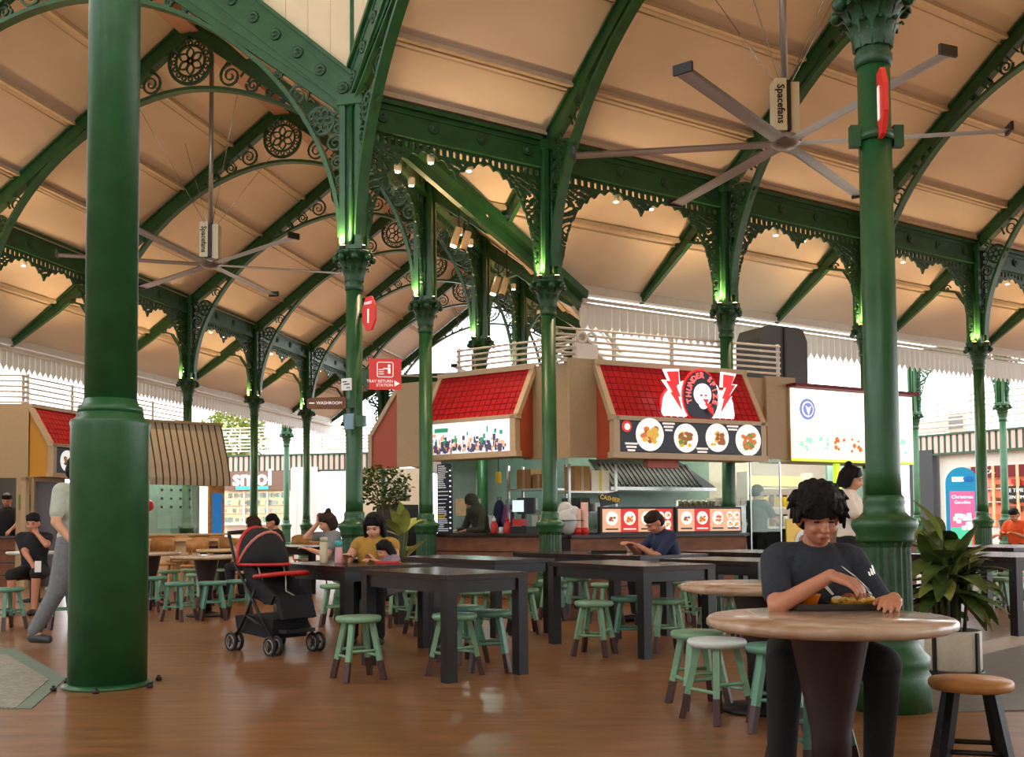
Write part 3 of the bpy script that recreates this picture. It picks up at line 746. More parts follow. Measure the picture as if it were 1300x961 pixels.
def food_plate(par, cx, cz, r, y, cols, seed):
    rnd = random.Random(seed); mb = MB(); disc(mb, cx, cz, r, y, 26); p = mb.build('plate_picture', 'plate_white', par)
    for k, m in enumerate(cols):
        mb = MB()
        for i in range(9): disc(mb, cx+rnd.uniform(-.5, .5)*r, cz+rnd.uniform(-.5, .35)*r, r*rnd.uniform(.08, .24), y-.008-.002*k-.0004*i, 9, 1, rnd.uniform(.6, 1))
        mb.build('dish_picture', m, p)
# ---- lightning sign stall
zt, zm, zb = 3.29, 2.53, 1.98
x0, x1 = S2.X(780, -.42), S2.X(966, -.42)
hd, L = hood(S2, x0, x1, zt, zm, zb, 'red-tiled stall hood with glowing THUNDER SPIZE sign and four food plates')
Y = -.42-.09
mb = MB(); mb.prism([(.05, zm-.06), (.05, zb+.08), (L-.05, zb+.08), (L-.05, zm-.06)], -.42-.04, -.42-.075); mb.build('menu_panel', 'menu_dark', hd)
zc_ = (zm+zb)/2+.01
for i, fx in enumerate((.21, .45, .665, .885)):
    food_plate(hd, L*fx, zc_+(.03, 0, .02, 0)[i], .225 if i in (0, 3) else .2, Y+.012, (['menu_food_a', 'menu_food_c', 'menu_food_b'], ['menu_food_b', 'menu_food_g', 'menu_food_a'], ['menu_food_b', 'menu_food_a'], ['menu_food_c', 'menu_food_g', 'menu_food_c'])[i], i)
mb = MB(); disc(mb, .15, zc_+.13, .08, Y+.01, 16); mb.build('mini_logo', 'menu_red', hd)
mb = MB(); disc(mb, .155, zc_+.125, .045, Y+.003, 12); mb.build('mini_logo_face', 'plate_white', hd)
for (fx, dz_, n_) in ((.335, .19, 3), (.09, -.1, 3), (.56, -.14, 3), (.775, .19, 2)):
    mb = MB()
    for i in range(n_): mb.box((L*fx, Y+.01, zc_+dz_-i*.045), (.2-.04*i, .006, .026))
    mb.build('menu_caption', 'text_white', hd)
# logo, standing vertically on the slope foot
lg = Vector((L*.565, -.36, 0)); zl = zm+.02
def logo_part(name, m, pts, y, th=.03):
    mb = MB(); mb.prism([(lg.x+a*.76, b*.76+zl) for a, b in pts], y, y-th); return mb.build(name, m, hd)
ell = lambda cx, cz, rx, rz_, n=28: [(cx+rx*math.cos(2*PI*i/n), cz+rz_*math.sin(2*PI*i/n)) for i in range(n)]
clip = lambda pts: [(a, max(.005, b)) for a, b in pts]
for cx in (-.5, .5):
    logo_part('cloud_rim', 'lit_red', clip(ell(cx*1.02, .25, .31, .33)), -.36); logo_part('cloud', 'lit_white', clip(ell(cx, .24, .29, .31)), -.395)
    logo_part('cloud_puff', 'lit_white', clip(ell(cx*.55, .5, .2, .2)), -.392)
    logo_part('cloud_puff', 'lit_white', clip(ell(cx*1.3, .12, .16, .2)), -.394)
logo_part('badge_rim', 'lit_red', clip(ell(0, .42, .4, .5)), -.43); logo_part('badge', 'lit_navy', clip(ell(0, .4, .375, .475)), -.462)
logo_part('fighter_head', 'lit_white', ell(0, .44, .19, .2), -.5, .02); logo_part('fighter_chin', 'lit_white', ell(.02, .27, .1, .1), -.5, .018)
mb = MB()
for cx in (-.04, .06): disc(mb, lg.x+cx*.76, zl+.42*.76, .018, -.521, 10, 1.4, .8)
mb.build('fighter_eyes', 'lit_red', hd)
logo_part('small_bolt', 'lit_red', [(-.02, .35), (.1, .35), (.07, .27), (.17, .27), (.14, .2), (.2, .2), (.21, .05), (.08, .17), (.12, .18), (.02, .26), (.05, .27)], -.53, .02)
for sg in (-1, 1):
    b0 = [(.5, .86), (.78, .84), (.69, .66), (.8, .66), (.63, .44), (.7, .45), (.42, .12), (.51, .38), (.45, .37), (.57, .6), (.48, .6)]
    bolt = [(sg*a, b) for a, b in b0]; cxm = sum(a for a, b in bolt)/11; czm = sum(b for a, b in bolt)/11
    logo_part('bolt_rim', 'lit_white', [(cxm+(a-cxm)*1.22, max(.01, czm+(b-czm)*1.1)) for a, b in bolt], -.44); logo_part('bolt', 'lit_red', [(cxm+(a-cxm)*.86, czm+(b-czm)*.94) for a, b in bolt], -.475, .02)
for i, ch in enumerate('THUNDER SPIZE'):
    a = math.radians(196-i*17.7); rx, rz_ = .225, .285
    if ch != ' ': text(ch, .112, 'sign_letter', 'lit_pink', hd, (lg.x+rx*math.cos(a), -.5, zl+.315+rz_*math.sin(a)), (PI/2, -(a-PI/2), 0), .006, bold=.004)
mb = MB(); mb.box((L*.35, -.25, zb-.06), (.5, .1, .12)); mb.build('soffit_lamp', 'orange_side', hd)
# ---- photo screen stall
xa, xb = FR.X(541, -.42), FR.X(655, -.42)
hd2, L2 = hood(FR, xa, xb, 3.32, 2.62, 2.05, 'red-tiled stall hood above a bright wide photo screen of a crowd')
Y = -.42-.05; rnd = random.Random(3)
mb = MB(); mb.prism([(.05, 2.57), (.05, 2.12), (L2-.05, 2.12), (L2-.05, 2.57)], Y, Y-.03); scr = mb.build('photo_screen', 'screen_sky', hd2)
for m, n_ in (('screen_dark', 150), ('screen_green', 14), ('menu_peach', 60)):
    mb = MB()
    for i in range(n_):
        mb.box((rnd.uniform(.12, L2-.12), Y-.034-.001*rnd.random(), 2.16+abs(rnd.gauss(0, .075))+(.12 if m == 'screen_green' else 0)), (rnd.uniform(.015, .05), .004, rnd.uniform(.03, .09)))
    tag(mb.build('crowd_picture', m, scr), kind='stuff')
mb = MB(); mb.box((L2*.22, Y-.034, 2.47), (.25, .004, .06)); mb.box((.09, Y-.034, 2.24), (.06, .004, .16)); mb.build('banner_picture', 'screen_green', scr)
# ---- bulkhead panels wrapping the block
blk = thing('stall_bulkhead', 'beige bulkhead panels wrapping the stall block between the two red hoods', 'bulkhead', (0, 0, 0))
def bulk(fr, xl, xr, zb_, zt_, m='beige', name='bulkhead_panel', th=.06, dep=.0, par=None):
    p0, p1 = fr.w(xl, dep), fr.w(xr, dep); q0, q1 = fr.w(xl, dep+th), fr.w(xr, dep+th)
    mb = MB(); mb.add([(p0.x, p0.y, zb_), (p1.x, p1.y, zb_), (q1.x, q1.y, zb_), (q0.x, q0.y, zb_), (p0.x, p0.y, zt_), (p1.x, p1.y, zt_), (q1.x, q1.y, zt_), (q0.x, q0.y, zt_)], [(3,2,1,0),(4,5,6,7),(0,1,5,4),(1,2,6,5),(2,3,7,6),(3,0,4,7)])
    return mb.build(name, m, par or blk)
bulk(FR, FR.X(504), FR.X(541)-.02, 2.0, 3.32); bulk(FR, FR.X(541), FR.X(655), 2.1, 3.3, dep=.06)
bulk(FR, FR.X(664), FR.X(722), 2.02, 3.36); bulk(S2, S2.X(724), S2.X(773), 2.0, 3.36); bulk(S2, S2.X(773), S2.X(975), 2.05, 3.27, dep=.06)
bulk(S2, S2.X(975), S2.X(1012), 2.05, 3.3)
bulk(S1, .3, 9.5, 2.1, 3.3)
# flat lid of the block (seen from nowhere above, keeps light out)
c1 = FR.w(FR.X(504), .06); c2 = FR.w(FR.X(716), .06); c3 = S2.w(S2.X(730), .1); c4 = S2.w(S2.X(1012), .1); c5 = S1.w(9, -.1)
mb = MB(); vs = [(c.x, c.y, 3.25) for c in (c1, c2, c3, c4, c5)]; vs += [(a, b, 3.28) for a, b, c in vs]
mb.add(vs, [(0,1,2,3,4), (9,8,7,6,5)]+[(i, (i+1) % 5, 5+(i+1) % 5, 5+i) for i in range(5)]); mb.build('bulkhead_lid', 'beige', blk)
# ---- side hood seen in profile facing the pushchair aisle
q = S1.w(.25, -.0)
sh = thing('side_hood', 'orange-sided stall hood seen edge-on behind the tray return sign', 'stall hood', (q.x, q.y, 0), S1.rz)
mb = MB(); mb.add([(0, .0, 3.28), (0, .0, 2.0), (0, .42, 2.0), (0, .42, 2.55), (.04, .0, 3.28), (.04, .0, 2.0), (.04, .42, 2.0), (.04, .42, 2.55)], [(0,1,2,3),(7,6,5,4),(0,4,5,1),(1,5,6,2),(2,6,7,3),(3,7,4,0)]); mb.build('cheek', 'orange_side', sh)
mb = MB(); mb.bar((0, .44, 2.55), (0, .0, 3.3), .1, .06); mb.bar((0, .46, 1.98), (0, .46, 2.56), .1, .06); mb.build('hood_frame', 'beige_frame', sh)
mb = MB(); quad_panel(mb, [(.05, .44, 2.55), (3, .44, 2.55), (3, .0, 3.3), (.05, .0, 3.3)], .03); mb.build('tile_slope', 'red_tile', sh)
# ---- white lit sign stall
WS = Frame((4.26, 15.5), (.87, .49))
wa, wb = WS.X(1005), WS.X(1160); q = WS.w(wa, 0)
ws = thing('lit_sign_box', 'big overexposed white lightbox sign with blue round emblem and food pictures', 'sign', (q.x, q.y, 0), WS.rz); Lw = wb-wa
zt_, zb_ = WS.Z(1005, 491), WS.Z(1005, 585)
mb = MB(); mb.box((Lw/2, .36, (zt_+zb_)/2), (Lw, .7, zt_-zb_)); mb.build('box_body', 'beige_frame', ws)
mb = MB(); mb.box((Lw/2, -.0, (zt_+zb_)/2+.24), (Lw-.02, .02, (zt_-zb_)-.52)); mb.build('lit_face', 'sign_white', ws)
mb = MB(); mb.box((Lw/2, -.0, zb_+.27), (Lw-.02, .02, .46)); mb.build('picture_strip', 'washed', ws)
mb = MB(); mb.box((Lw/2, -.002, zb_+.02), (Lw-.02, .025, .04)); mb.build('lime_edge', 'lime', ws)
mb = MB(); disc(mb, .34, zt_-.33, .165, -.012, 28); em_ = mb.build('emblem', 'washed_blue', ws)
mb = MB(); disc(mb, .34, zt_-.33, .12, -.019, 24); mb.build('emblem_ring', 'lit_white', em_)
mb = MB(); disc(mb, .34, zt_-.33, .1, -.026, 20); mb.build('emblem_core', 'washed_blue', em_)
mb = MB(); mb.prism([(.28, zt_-.28), (.34, zt_-.42), (.40, zt_-.28), (.34, zt_-.31)], -.034, -.038); mb.build('emblem_mark', 'lit_white', em_)
for i, ch in enumerate(('OO', )): text(ch, .26, 'faint_lettering', 'washed_line', ws, (.9, -.014, zt_-.36), (PI/2, 0, 0))
rnd = random.Random(5)
for i in range(7):
    mb = MB(); cx = .3+i*.36
    for j in range(6): disc(mb, cx+rnd.uniform(-.1, .1), zb_+.27+rnd.uniform(-.1, .1), rnd.uniform(.02, .05), -.012-.001*j, 7)
    mb.build('dish_picture', ('washed_green', 'menu_food_c')[i in (2, 3, 5)], ws)
mb = MB(); mb.bar((-.02, 0, zt_+.02), (Lw, 0, zt_+.02), .3, .05); mb.build('top_trim', 'red_grout', ws)
# ---- railings of thin white tubes on top of the stalls
def railing(q0, q1, z0, n, dz_, label, grp=None, posts=3, r=.018):
    d = q1-q0; L = d.length; t = thing('roof_railing', label, 'railing', (q0.x, q0.y, z0), math.atan2(d.y, d.x), grp)
    mb = MB(); mb.tube((0, 0, 0), (L, 0, 0), r, n=6); me = mb.mesh('rail')
    for i in range(n): obj('rail', me, 'rail', t, (0, 0, dz_*i))
    mb = MB(); mb.box((0, 0, dz_*(n-1)/2), (.05, .03, dz_*(n-1)+.08)); me = mb.mesh('post')
    for i in range(posts+1): obj('post', me, 'rail', t, (L*(i+.02)/(posts+.04), .03, 0))
    return t
w2 = lambda fr, x, d: fr.w(x, d).to_2d()
railing(w2(FR, FR.X(560), .4), w2(FR, FR.X(712), .4), 3.38, 6, .085, 'white tube railing on the stall roof behind the photo screen hood', posts=2)
railing(w2(S2, S2.X(716), .3), w2(S2, S2.X(1010), .3), 3.4, 6, .085, 'white tube railing on the stall roof behind the lightning sign hood', posts=4)
pl_ = thing('railing_panel', 'pale pierced panel between two runs of railing above the stall corner', 'panel', S2.w(S2.X(757), .22, 3.37), S2.rz)
mb = MB(); mb.box((0, 0, .12), (.34, .03, .24)); mb.build('plate', 'rail', pl_)
for i in range(2):
    mb = MB(); mb.ribbon([(a-.08+.16*i, b+.33) for a, b in ring(0, 0, .07, 16)], .03, .03, True); mb.build('ring_ornament', 'rail', pl_)
# grey speaker-like duct box behind railing
q = S2.at(980, 470, 1.2)
t = thing('duct_cowl', 'dark grey rounded ventilation cowl above the white lightbox', 'cowl', (q.x, q.y, 3.28), S2.rz)
mb = MB(); mb.prism([(-.5, 0), (-.5, .8), (-.42, .98), (-.3, 1.02), (.3, 1.02), (.42, .98), (.5, .8), (.5, 0)], -.3, .3); mb.build('cowl_body', 'darkgrey', t); mb = MB(); mb.box((0, -.32, .5), (.03, .03, 1.0)); mb.build('seam', 'dark', t)
# white upper building walls beyond the stall roofs
for i, (xa_, xb_, ya, yb, dp) in enumerate(((738, 830, 405, 470, 6.0), (836, 1000, 428, 470, 7.0))):
    p0, p1 = S2.at(xa_, yb, dp), S2.at(xb_, yb, dp); d = (p1-p0).to_2d(); zt_ = S2.at(xa_, ya, dp).z
    mb = MB(); mb.box((d.length/2, .1, zt_/2), (d.length, .2, zt_)); struct(mb.build('wall_back', 'white', None, (p0.x, p0.y, 0), math.atan2(d.y, d.x)))
# ================================================================== STALL INTERIORS
def itm(name, label, cat, fr, x, dep, z=0, grp=None, y=640, rz=0):
    p = fr.w(fr.X(x, dep, y), dep, z); return thing(name, label, cat, p, fr.rz+rz, grp)
def P(t, name, m, *boxes):
    mb = MB()
    for c, d in boxes: mb.box(c, d)
    return mb.build(name, m, t)
# back walls
def iwall(fr, x0, x1, dep, zt, m, name='wall_back'):
    p0, p1 = fr.w(fr.X(x0, dep), dep), fr.w(fr.X(x1, dep), dep); L = (p1-p0).length
    mb = MB(); mb.box((L/2, .05, zt/2), (L, .1, zt)); return struct(mb.build(name, m, None, p0, fr.rz))
iwall(S2, 722, 900, 2.3, 3.2, 'aqua_wall'); iwall(FR, 560, 720, 3.0, 3.1, 'aqua_wall'); iwall(S2, 900, 1120, 3.2, 3.0, 'shop_wall')
# counters
def counter(fr, xa, xb, dep, label, h=.92, dpt=.55):
    a, b = fr.X(xa, dep), fr.X(xb, dep); L = b-a; p = fr.w(a, dep)
    t = thing('stall_counter', label, 'counter', p, fr.rz)
    P(t, 'carcass', 'dark', ((L/2, dpt/2+.03, h/2), (L, dpt, h))); P(t, 'worktop', 'tabletop', ((L/2, dpt/2, h+.02), (L+.04, dpt+.1, .04)))
    n = 4
    mb = MB(); mb.box((0, 0, 0), (1, .025, h/n-.015)); me = mb.mesh('cladding_board')
    for i in range(n): o = obj('cladding_board', me, 'brick', t, (L/2, .01, h*(i+.5)/n)); o.scale = (L, 1, 1)
    return t
counter(FR, 545, 701, .05, 'brown clad counter below the photo screen stall')
counter(S2, 724, 946, .0, 'brown clad counter below the lightning sign stall', .9, .5)
counter(WS, 1006, 1160, .1, 'counter with yellow front under the white lightbox', .95)
# photo screen stall
t = itm('menu_board', 'tall black menu board full of lines beside the photo screen stall counter', 'menu board', FR, 565, .1, .96)
P(t, 'board', 'menu_dark', ((0, 0, .53), (.28, .03, 1.06)))
mb = MB(); rnd = random.Random(2)
for i in range(34):
    if 12 < i < 22 and i % 2: continue
    l = rnd.uniform(.1, .2); mb.box((-.12+l/2, -.018, .04+i*.03), (l, .004, .008))
mb.build('menu_lines', 'plate_white', t); mb = MB()
for i in range(12): mb.box((.115, -.018, .08+i*.08), (.03, .004, .02))
mb.build('price_lines', 'lit_white', t); P(t, 'price_tag', 'yellow', ((-.06, -.02, .26), (.13, .01, .05)))
t = itm('fridge', 'pale steel fridge behind the photo screen stall counter', 'fridge', FR, 590, 1.2)
P(t, 'body', 'alum', ((0, .3, .62), (.4, .5, 1.24))); P(t, 'door', 'aqua_wall', ((0, .03, .64), (.37, .03, 1.16))); P(t, 'handle', 'steel', ((.14, -.0, .75), (.02, .03, .3)))
t = itm('wooden_crate', 'pale wooden crate standing on the steel fridge', 'crate', FR, 589, 1.25, 1.24)
for i in range(3): P(t, 'slat', 'wood_pale', ((0, 0, .06+i*.09), (.34, .02, .08)))
P(t, 'side', 'wood_pale', ((-.16, .12, .14), (.02, .24, .28))); P(t, 'side', 'wood_pale', ((.16, .12, .14), (.02, .24, .28)))
dm('purple', (120, 60, 120), .7)
# backpacks rest on a shelf behind
t = itm('side_shelf', 'low black shelf unit holding the backpacks behind the counter', 'shelf', FR, 638, .95)
for z in (.05, .5, 1.0): P(t, 'shelf_board', 'dark', ((0, 0, z), (.5, .35, .03)))
for sx in (-1, 1): P(t, 'side_panel', 'dark', ((sx*.25, 0, .5), (.02, .35, 1.0)))
for x, m, lb, s_ in ((634, 'navy', 'dark blue backpack on the shelf behind the counter', 1.05), (645, 'purple', 'purple backpack on the shelf beside a dark blue one', .95)):
    t = itm('backpack', lb, 'backpack', FR, x, .9, 1.017)
    mb = MB(); mb.sph((0, 0, .22*s_), (.1*s_, .09, .22*s_), 14, 10); mb.build('bag_body', m, t); mb = MB(); mb.sph((0, -.08, .14*s_), (.07*s_, .05, .1*s_), 10, 8); mb.build('front_pocket', m, t)
    mb = MB(); mb.path([(.03, 0, .42*s_), (.03, 0, .48*s_), (-.03, 0, .48*s_), (-.03, 0, .42*s_)], .008, 6); mb.build('handle', 'dark', t)
t = itm('cash_register', 'black cash register with a bright tablet screen on the counter', 'cash register', FR, 661, .25, .96)
P(t, 'drawer_base', 'dark', ((0, .05, .05), (.34, .3, .1))); P(t, 'stand', 'dark', ((0, .08, .2), (.05, .05, .22))); P(t, 'monitor', 'dark', ((.06, .06, .4), (.3, .05, .24))); P(t, 'tablet_screen', 'tablet', ((-.06, .02, .4), (.19, .02, .17)))
P(t, 'printer', 'red', ((.0, -.02, .16), (.16, .16, .1)))
for x, lb in ((627, 'red squeezy sauce bottle beside the white cup on the stall counter'), (644, 'red sauce bottle beside the cash register')):
    t = itm('sauce_bottle', lb, 'bottle', FR, x, .15, .96); mb = MB(); mb.lathe([(.05, 0), (.055, .02), (.055, .13), (.03, .17), (.025, .18)], 14); mb.build('bottle_body', 'red', t)
    mb = MB(); mb.lathe([(.028, .18), (.028, .21), (.008, .24), (.006, .26)], 10); mb.build('cap', 'white' if x < 630 else 'red', t)
t = itm('paper_cup', 'small white cup between the red sauce bottles', 'cup', FR, 636, .14, .96); mb = MB(); mb.lathe([(.03, 0), (.038, .09), (.034, .09), (.028, .01)], 14); mb.build('cup_body', 'white', t); mb = MB(); mb.lathe([(.039, .084), (.041, .088), (.039, .093)], 14); mb.build('rim', 'white', t)
t = itm('hanging_lantern', 'small yellow cylinder hanging above the backpacks', 'lantern', FR, 633, .6, 1.72); mb = MB(); mb.lathe([(.04, 0), (.045, .02), (.045, .16), (.04, .18)], 12); mb.build('lantern_body', 'yellow', t); mb = MB(); mb.tube((0, 0, .18), (0, 0, 1.52), .006); mb.build('cord', 'dark', t)
def rack(fr, x, dep, w_, h, levels, label):
    t = itm('steel_rack', label, 'rack', fr, x, dep)
    for sx in (-1, 1):
        for sy in (-1, 1): P(t, 'upright', 'steel', ((sx*w_/2, sy*.2, h/2), (.035, .035, h)))
    for z in levels: P(t, 'rack_shelf', 'steel', ((0, 0, z), (w_, .42, .03)))
    return t
rack(FR, 682, 1.0, .8, 2.0, (.4, .95, 1.3, 1.62), 'steel rack of boxes behind the cash register')
def boxi(fr, x, dep, z, d, m, label, name='carton', cat='box', grp=None, lid='beige_frame'):
    t = itm(name, label, cat, fr, x, dep, z, grp); P(t, 'carton_body', m, ((0, 0, d[2]/2), d)); P(t, 'tape', lid, ((0, -d[1]/2-.002, d[2]/2), (.04, .004, d[2]*.98)))
    return t
boxi(FR, 672, 1.0, 1.635, (.26, .3, .3), 'cardboard', 'brown carton on the top shelf of the rack behind the cash register')
boxi(FR, 691, 1.0, 1.635, (.22, .3, .22), 'cardboard', 'small brown carton on the top shelf next to a larger one')
boxi(FR, 670, 1.0, 1.315, (.2, .26, .18), 'plastic_film', 'grey film-wrapped box on the rack behind the cash register')
boxi(FR, 691, 1.0, .965, (.26, .3, .26), 'foam', 'pale box on the lower rack shelf behind the column')
# lightning stall kitchen
rack(S2, 744, .85, .78, 1.95, (.5, .95, 1.25, 1.55), 'steel rack loaded with cartons left of the black cooker hood')
boxi(S2, 733, .85, 1.565, (.26, .3, .36), 'cardboard', 'tall brown carton on top of the kitchen rack')
boxi(S2, 756, .85, 1.565, (.3, .3, .3), 'foam', 'pale printed carton on top of the kitchen rack', lid='yellow')
boxi(S2, 731, .85, 1.265, (.3, .3, .2), 'dark', 'black crate on the middle shelf of the kitchen rack', lid='darkgrey')
boxi(S2, 757, .85, 1.265, (.22, .3, .13), 'plastic_film', 'clear plastic tub on the middle shelf of the kitchen rack')
t = itm('plastic_bag_bundle', 'crumpled clear plastic bag bundle on the stall counter', 'bag', S2, 722, .2, .94)
mb = MB(); mb.sph((0, 0, .2), (.17, .13, .2), 16, 10); mb.sph((-.04, .02, .36), (.1, .09, .1), 12, 8); mb.sph((.05, -.04, .3), (.11, .09, .1), 12, 8)
for i in range(len(mb.v)): x, y, z = mb.v[i]; f_ = 1+.1*math.sin(31*x+17*z)*math.sin(23*z+9*y); mb.v[i] = (x*f_, y*f_, max(0, z))
mb.build('bag_film', 'plastic_film', t); mb = MB(); mb.ribbon([(.15*math.cos(a), .2) for a in (0, PI)], .01, .28); mb.build('string', 'dark', t)
dm('cup_pink', (222, 176, 160), .5)
for i, (x, h) in enumerate(((733, .36), (742, .46))):
    t = itm('cup_stack', ('shorter', 'taller')[i]+' stack of pink paper cups on the stall counter', 'cup stack', S2, x, .12, .94)
    pr = []; n_ = int(h/.03)
    for j in range(n_): pr += [(.048, j*.03), (.053, j*.03+.026)]
    mb = MB(); mb.lathe(pr, 14); mb.build('cups', 'cup_pink', t); mb = MB(); mb.lathe([(.0545, .005), (.0545, .1)], 14); mb.build('red_band', 'red', t)
t = itm('cashier_sign', 'black sign with yellow word CASHIER on a thin stand', 'sign', S2, 774, .22, .94)
P(t, 'stand', 'steel', ((.04, 0, .2), (.015, .015, .4)))
mb = MB(); mb.box((0, 0, .5), (.32, .02, .17), 0, Matrix.Rotation(-.18, 4, 'Y')); mb.build('sign_plate', 'dark', t)
text('CASHIER', .085, 'sign_lettering', 'yellow', t, (0, -.014, .5), (PI/2, .18, 0), .003, bold=.002)
t = itm('cooker_hood', 'black slatted cooker hood over the woks', 'cooker hood', S2, 823, 1.5, 1.62)
Lh = S2.X(893, 1.5)-S2.X(762, 1.5)
mb = MB(); quad_panel(mb, [(-Lh/2, -.45, 0), (Lh/2, -.45, 0), (Lh/2-.25, .2, .45), (-Lh/2, .2, .45)], .03); mb.build('hood_slope', 'dark', t); P(t, 'rim', 'steel', ((0, -.45, 0), (Lh, .05, .05)))
for i in range(20):
    x = -Lh/2+.06+i*(Lh-.25)/20; mb = MB(); mb.bar((x, -.44, .045), (x-.0+.07, .08, .41), .035, .03); mb.build('slat', 'black_rubber', t)
P(t, 'ledge_light', 'lamp_white', ((0, -.1, .5), (Lh*.9, .05, .03)))
t = itm('steel_worktop', 'long steel cooking bench behind the menu lightboxes', 'workbench', S2, 825, 1.5)
P(t, 'bench_top', 'steel', ((0, 0, .98), (2.0, .6, .04))); P(t, 'bench_front', 'alum', ((0, -.25, .5), (2.0, .03, .9))); P(t, 'splash_panel', 'aqua_wall', ((0, .3, 1.3), (2.0, .02, .6)))
for i, (x, r) in enumerate(((793, .15), (806, .13), (823, .15), (846, .17))):
    t = itm('wok', 'dark round wok on the steel bench under the cooker hood', 'wok', S2, x, 1.4, 1.0, 'woks under the hood')
    mb = MB(); mb.lathe([(.04, 0), (r*.6, .04), (r*.92, .1), (r, .17), (r*.96, .17), (r*.6, .06), (.02, .02)], 18); mb.build('bowl', 'dark', t); mb = MB(); mb.tube((r*.9, 0, .15), (r*1.5, -.05, .24), .013); mb.build('handle', 'dark', t)
def menu_light(xa, xb, cols, label):
    a, b = S2.X(xa, .0), S2.X(xb, .0); L = b-a; p = S2.w(a, .02, .945)
    t = thing('menu_lightbox', label, 'menu sign', p, S2.rz); H_ = .38
    P(t, 'box_frame', 'dark', ((L/2, .05, H_/2), (L, .08, H_))); n = len(cols)
    for i, m in enumerate(cols):
        w_ = (L-.06)/n; cx = .03+w_*(i+.5); P(t, 'menu_page', m, ((cx, .005, H_/2), (w_, .02, H_-.06)))
        if i < 3: food_plate(t, cx, H_*.58, .095, -.006, (['menu_food_a'], ['menu_food_b', 'menu_food_c'], ['menu_food_c'], ['menu_food_b', 'menu_food_a'])[i], i+20)
        else:
            for q in range(4): food_plate(t, cx+(-.06, .06)[q % 2], H_*(.35+.33*(q//2)), .055, -.006, ['menu_food_a', 'menu_food_b'], q+30)
        P(t, 'caption', 'dark' if m == 'menu_peach' else 'text_white', ((cx, -.007, .07), (w_*.7, .004, .02)))
menu_light(763, 856, ['menu_peach', 'menu_red', 'menu_peach', 'menu_red'], 'lit menu panel of red and peach pages behind the man in navy')
menu_light(859, 942, ['menu_peach', 'menu_red', 'menu_peach', 'menu_peach'], 'lit menu panel of red and peach pages beside the stacked foam boxes')
for i in range(7):
    t = itm('food_tub', 'steel food tub with pale toppings in the row above the menu panel', 'tub', S2, 862+i*7.5, .35, .945, 'row of food tubs')
    mb = MB(); mb.lathe([(.05, 0), (.058, .47), (.05, .47), (.045, .44)], 10); mb.build('tub_body', 'steel', t); mb = MB(); mb.sph((0, 0, .46), (.045, .045, .03), 8, 6); mb.build('topping', ('rice', 'food_yellow')[i % 2], t)
for i, (x, z, d) in enumerate(((922, .945, (.5, .3, .52)), )):
    t = itm('box_shelf', 'steel shelf carrying the foam boxes', 'shelf', S2, x, .4, .945); P(t, 'shelf_frame', 'steel', ((0, 0, .2), (.5, .3, .4)))
    for lv in range(2):
        for j in range(5):
            o = itm('foam_box', 'cream foam takeaway box stacked on the steel shelf', 'box', S2, 906+j*8, .4-.02*lv, 1.346+lv*.062, 'foam takeaway boxes'); P(o, 'tray_half', 'foam', ((0, 0, .015), (.1, .24, .03))); P(o, 'lid_half', 'foam', ((0, 0, .045), (.098, .235, .024)))
# glass screen and shelves right of the kitchen
t = itm('glass_screen', 'greenish glass screen beside the kitchen worker', 'glass panel', S2, 972, -.05)
P(t, 'pane', 'glass', ((0, 0, 1.5), (.55, .012, 1.1))); 
for sx in (-1, 1): P(t, 'post', 'steel', ((sx*.28, 0, 1.0), (.02, .02, 2.0)))
t = itm('display_shelf', 'brightly lit shelf of jars behind the kitchen worker', 'shelf', S2, 985, 2.6)
for z in (1.0, 1.35, 1.7): P(t, 'shelf_board', 'white', ((0, 0, z), (1.5, .3, .03)))
P(t, 'back_light', 'shop_glow', ((0, .17, 1.85), (1.5, .02, .18)))
for sx in (-1, 1): P(t, 'side', 'white', ((sx*.75, 0, 1.0), (.03, .3, 2.0)))
rnd = random.Random(9)
for z in (1.015, 1.365):
    for j in range(9):
        q = S2.w(S2.X(985, 2.6)-.62+j*.155, 2.55, z); o = thing('jar', 'small jar in the row on the lit shelf behind the kitchen worker', 'jar', q, 0, 'jars on the lit shelf')
        mb = MB(); mb.lathe([(.05, 0), (.05, .17), (.04, .19)], 9); mb.build('jar_body', ('white', 'food_brown', 'planter', 'yellow')[rnd.randrange(4)], o); mb = MB(); mb.lathe([(.042, .19), (.042, .22)], 9); mb.build('lid', 'darkgrey', o)
t = itm('yellow_poster', 'yellow food poster on the counter front behind the young man', 'poster', WS, 1025, .04, .3); P(t, 'sheet', 'yellow', ((0, 0, .42), (.9, .02, .84)))
mb = MB(); disc(mb, -.12, .5, .17, -.015, 18); mb.build('plate_picture', 'white', t); mb = MB(); disc(mb, -.12, .5, .1, -.023, 12); mb.build('dish_picture', 'food_brown', t); P(t, 'caption', 'dark', ((-.1, -.012, .2), (.5, .004, .03)))
t = itm('aqua_tile_panel', 'pale aqua mosaic panel behind the waitress in white', 'panel', WS, 1085, 1.4)
P(t, 'panel_body', 'aqua_wall', ((0, .03, 1.1), (1.3, .04, 2.2)))
mb = MB()
for i in range(26):
    for j in range(20): mb.box((-.63+i*.05, .005, 1.1+j*.05), (.044, .012, .044))
tag(mb.build('mosaic_tiles', 'aqua_wall', t), kind='stuff')
t = itm('lime_pillar', 'bright lime green hanging bracket above the waitress', 'bracket', WS, 1063, .3, 1.62); P(t, 'bar', 'lime', ((0, 0, .3), (.09, .06, .6))); P(t, 'foot', 'lime', ((-.02, 0, .04), (.16, .08, .1)))
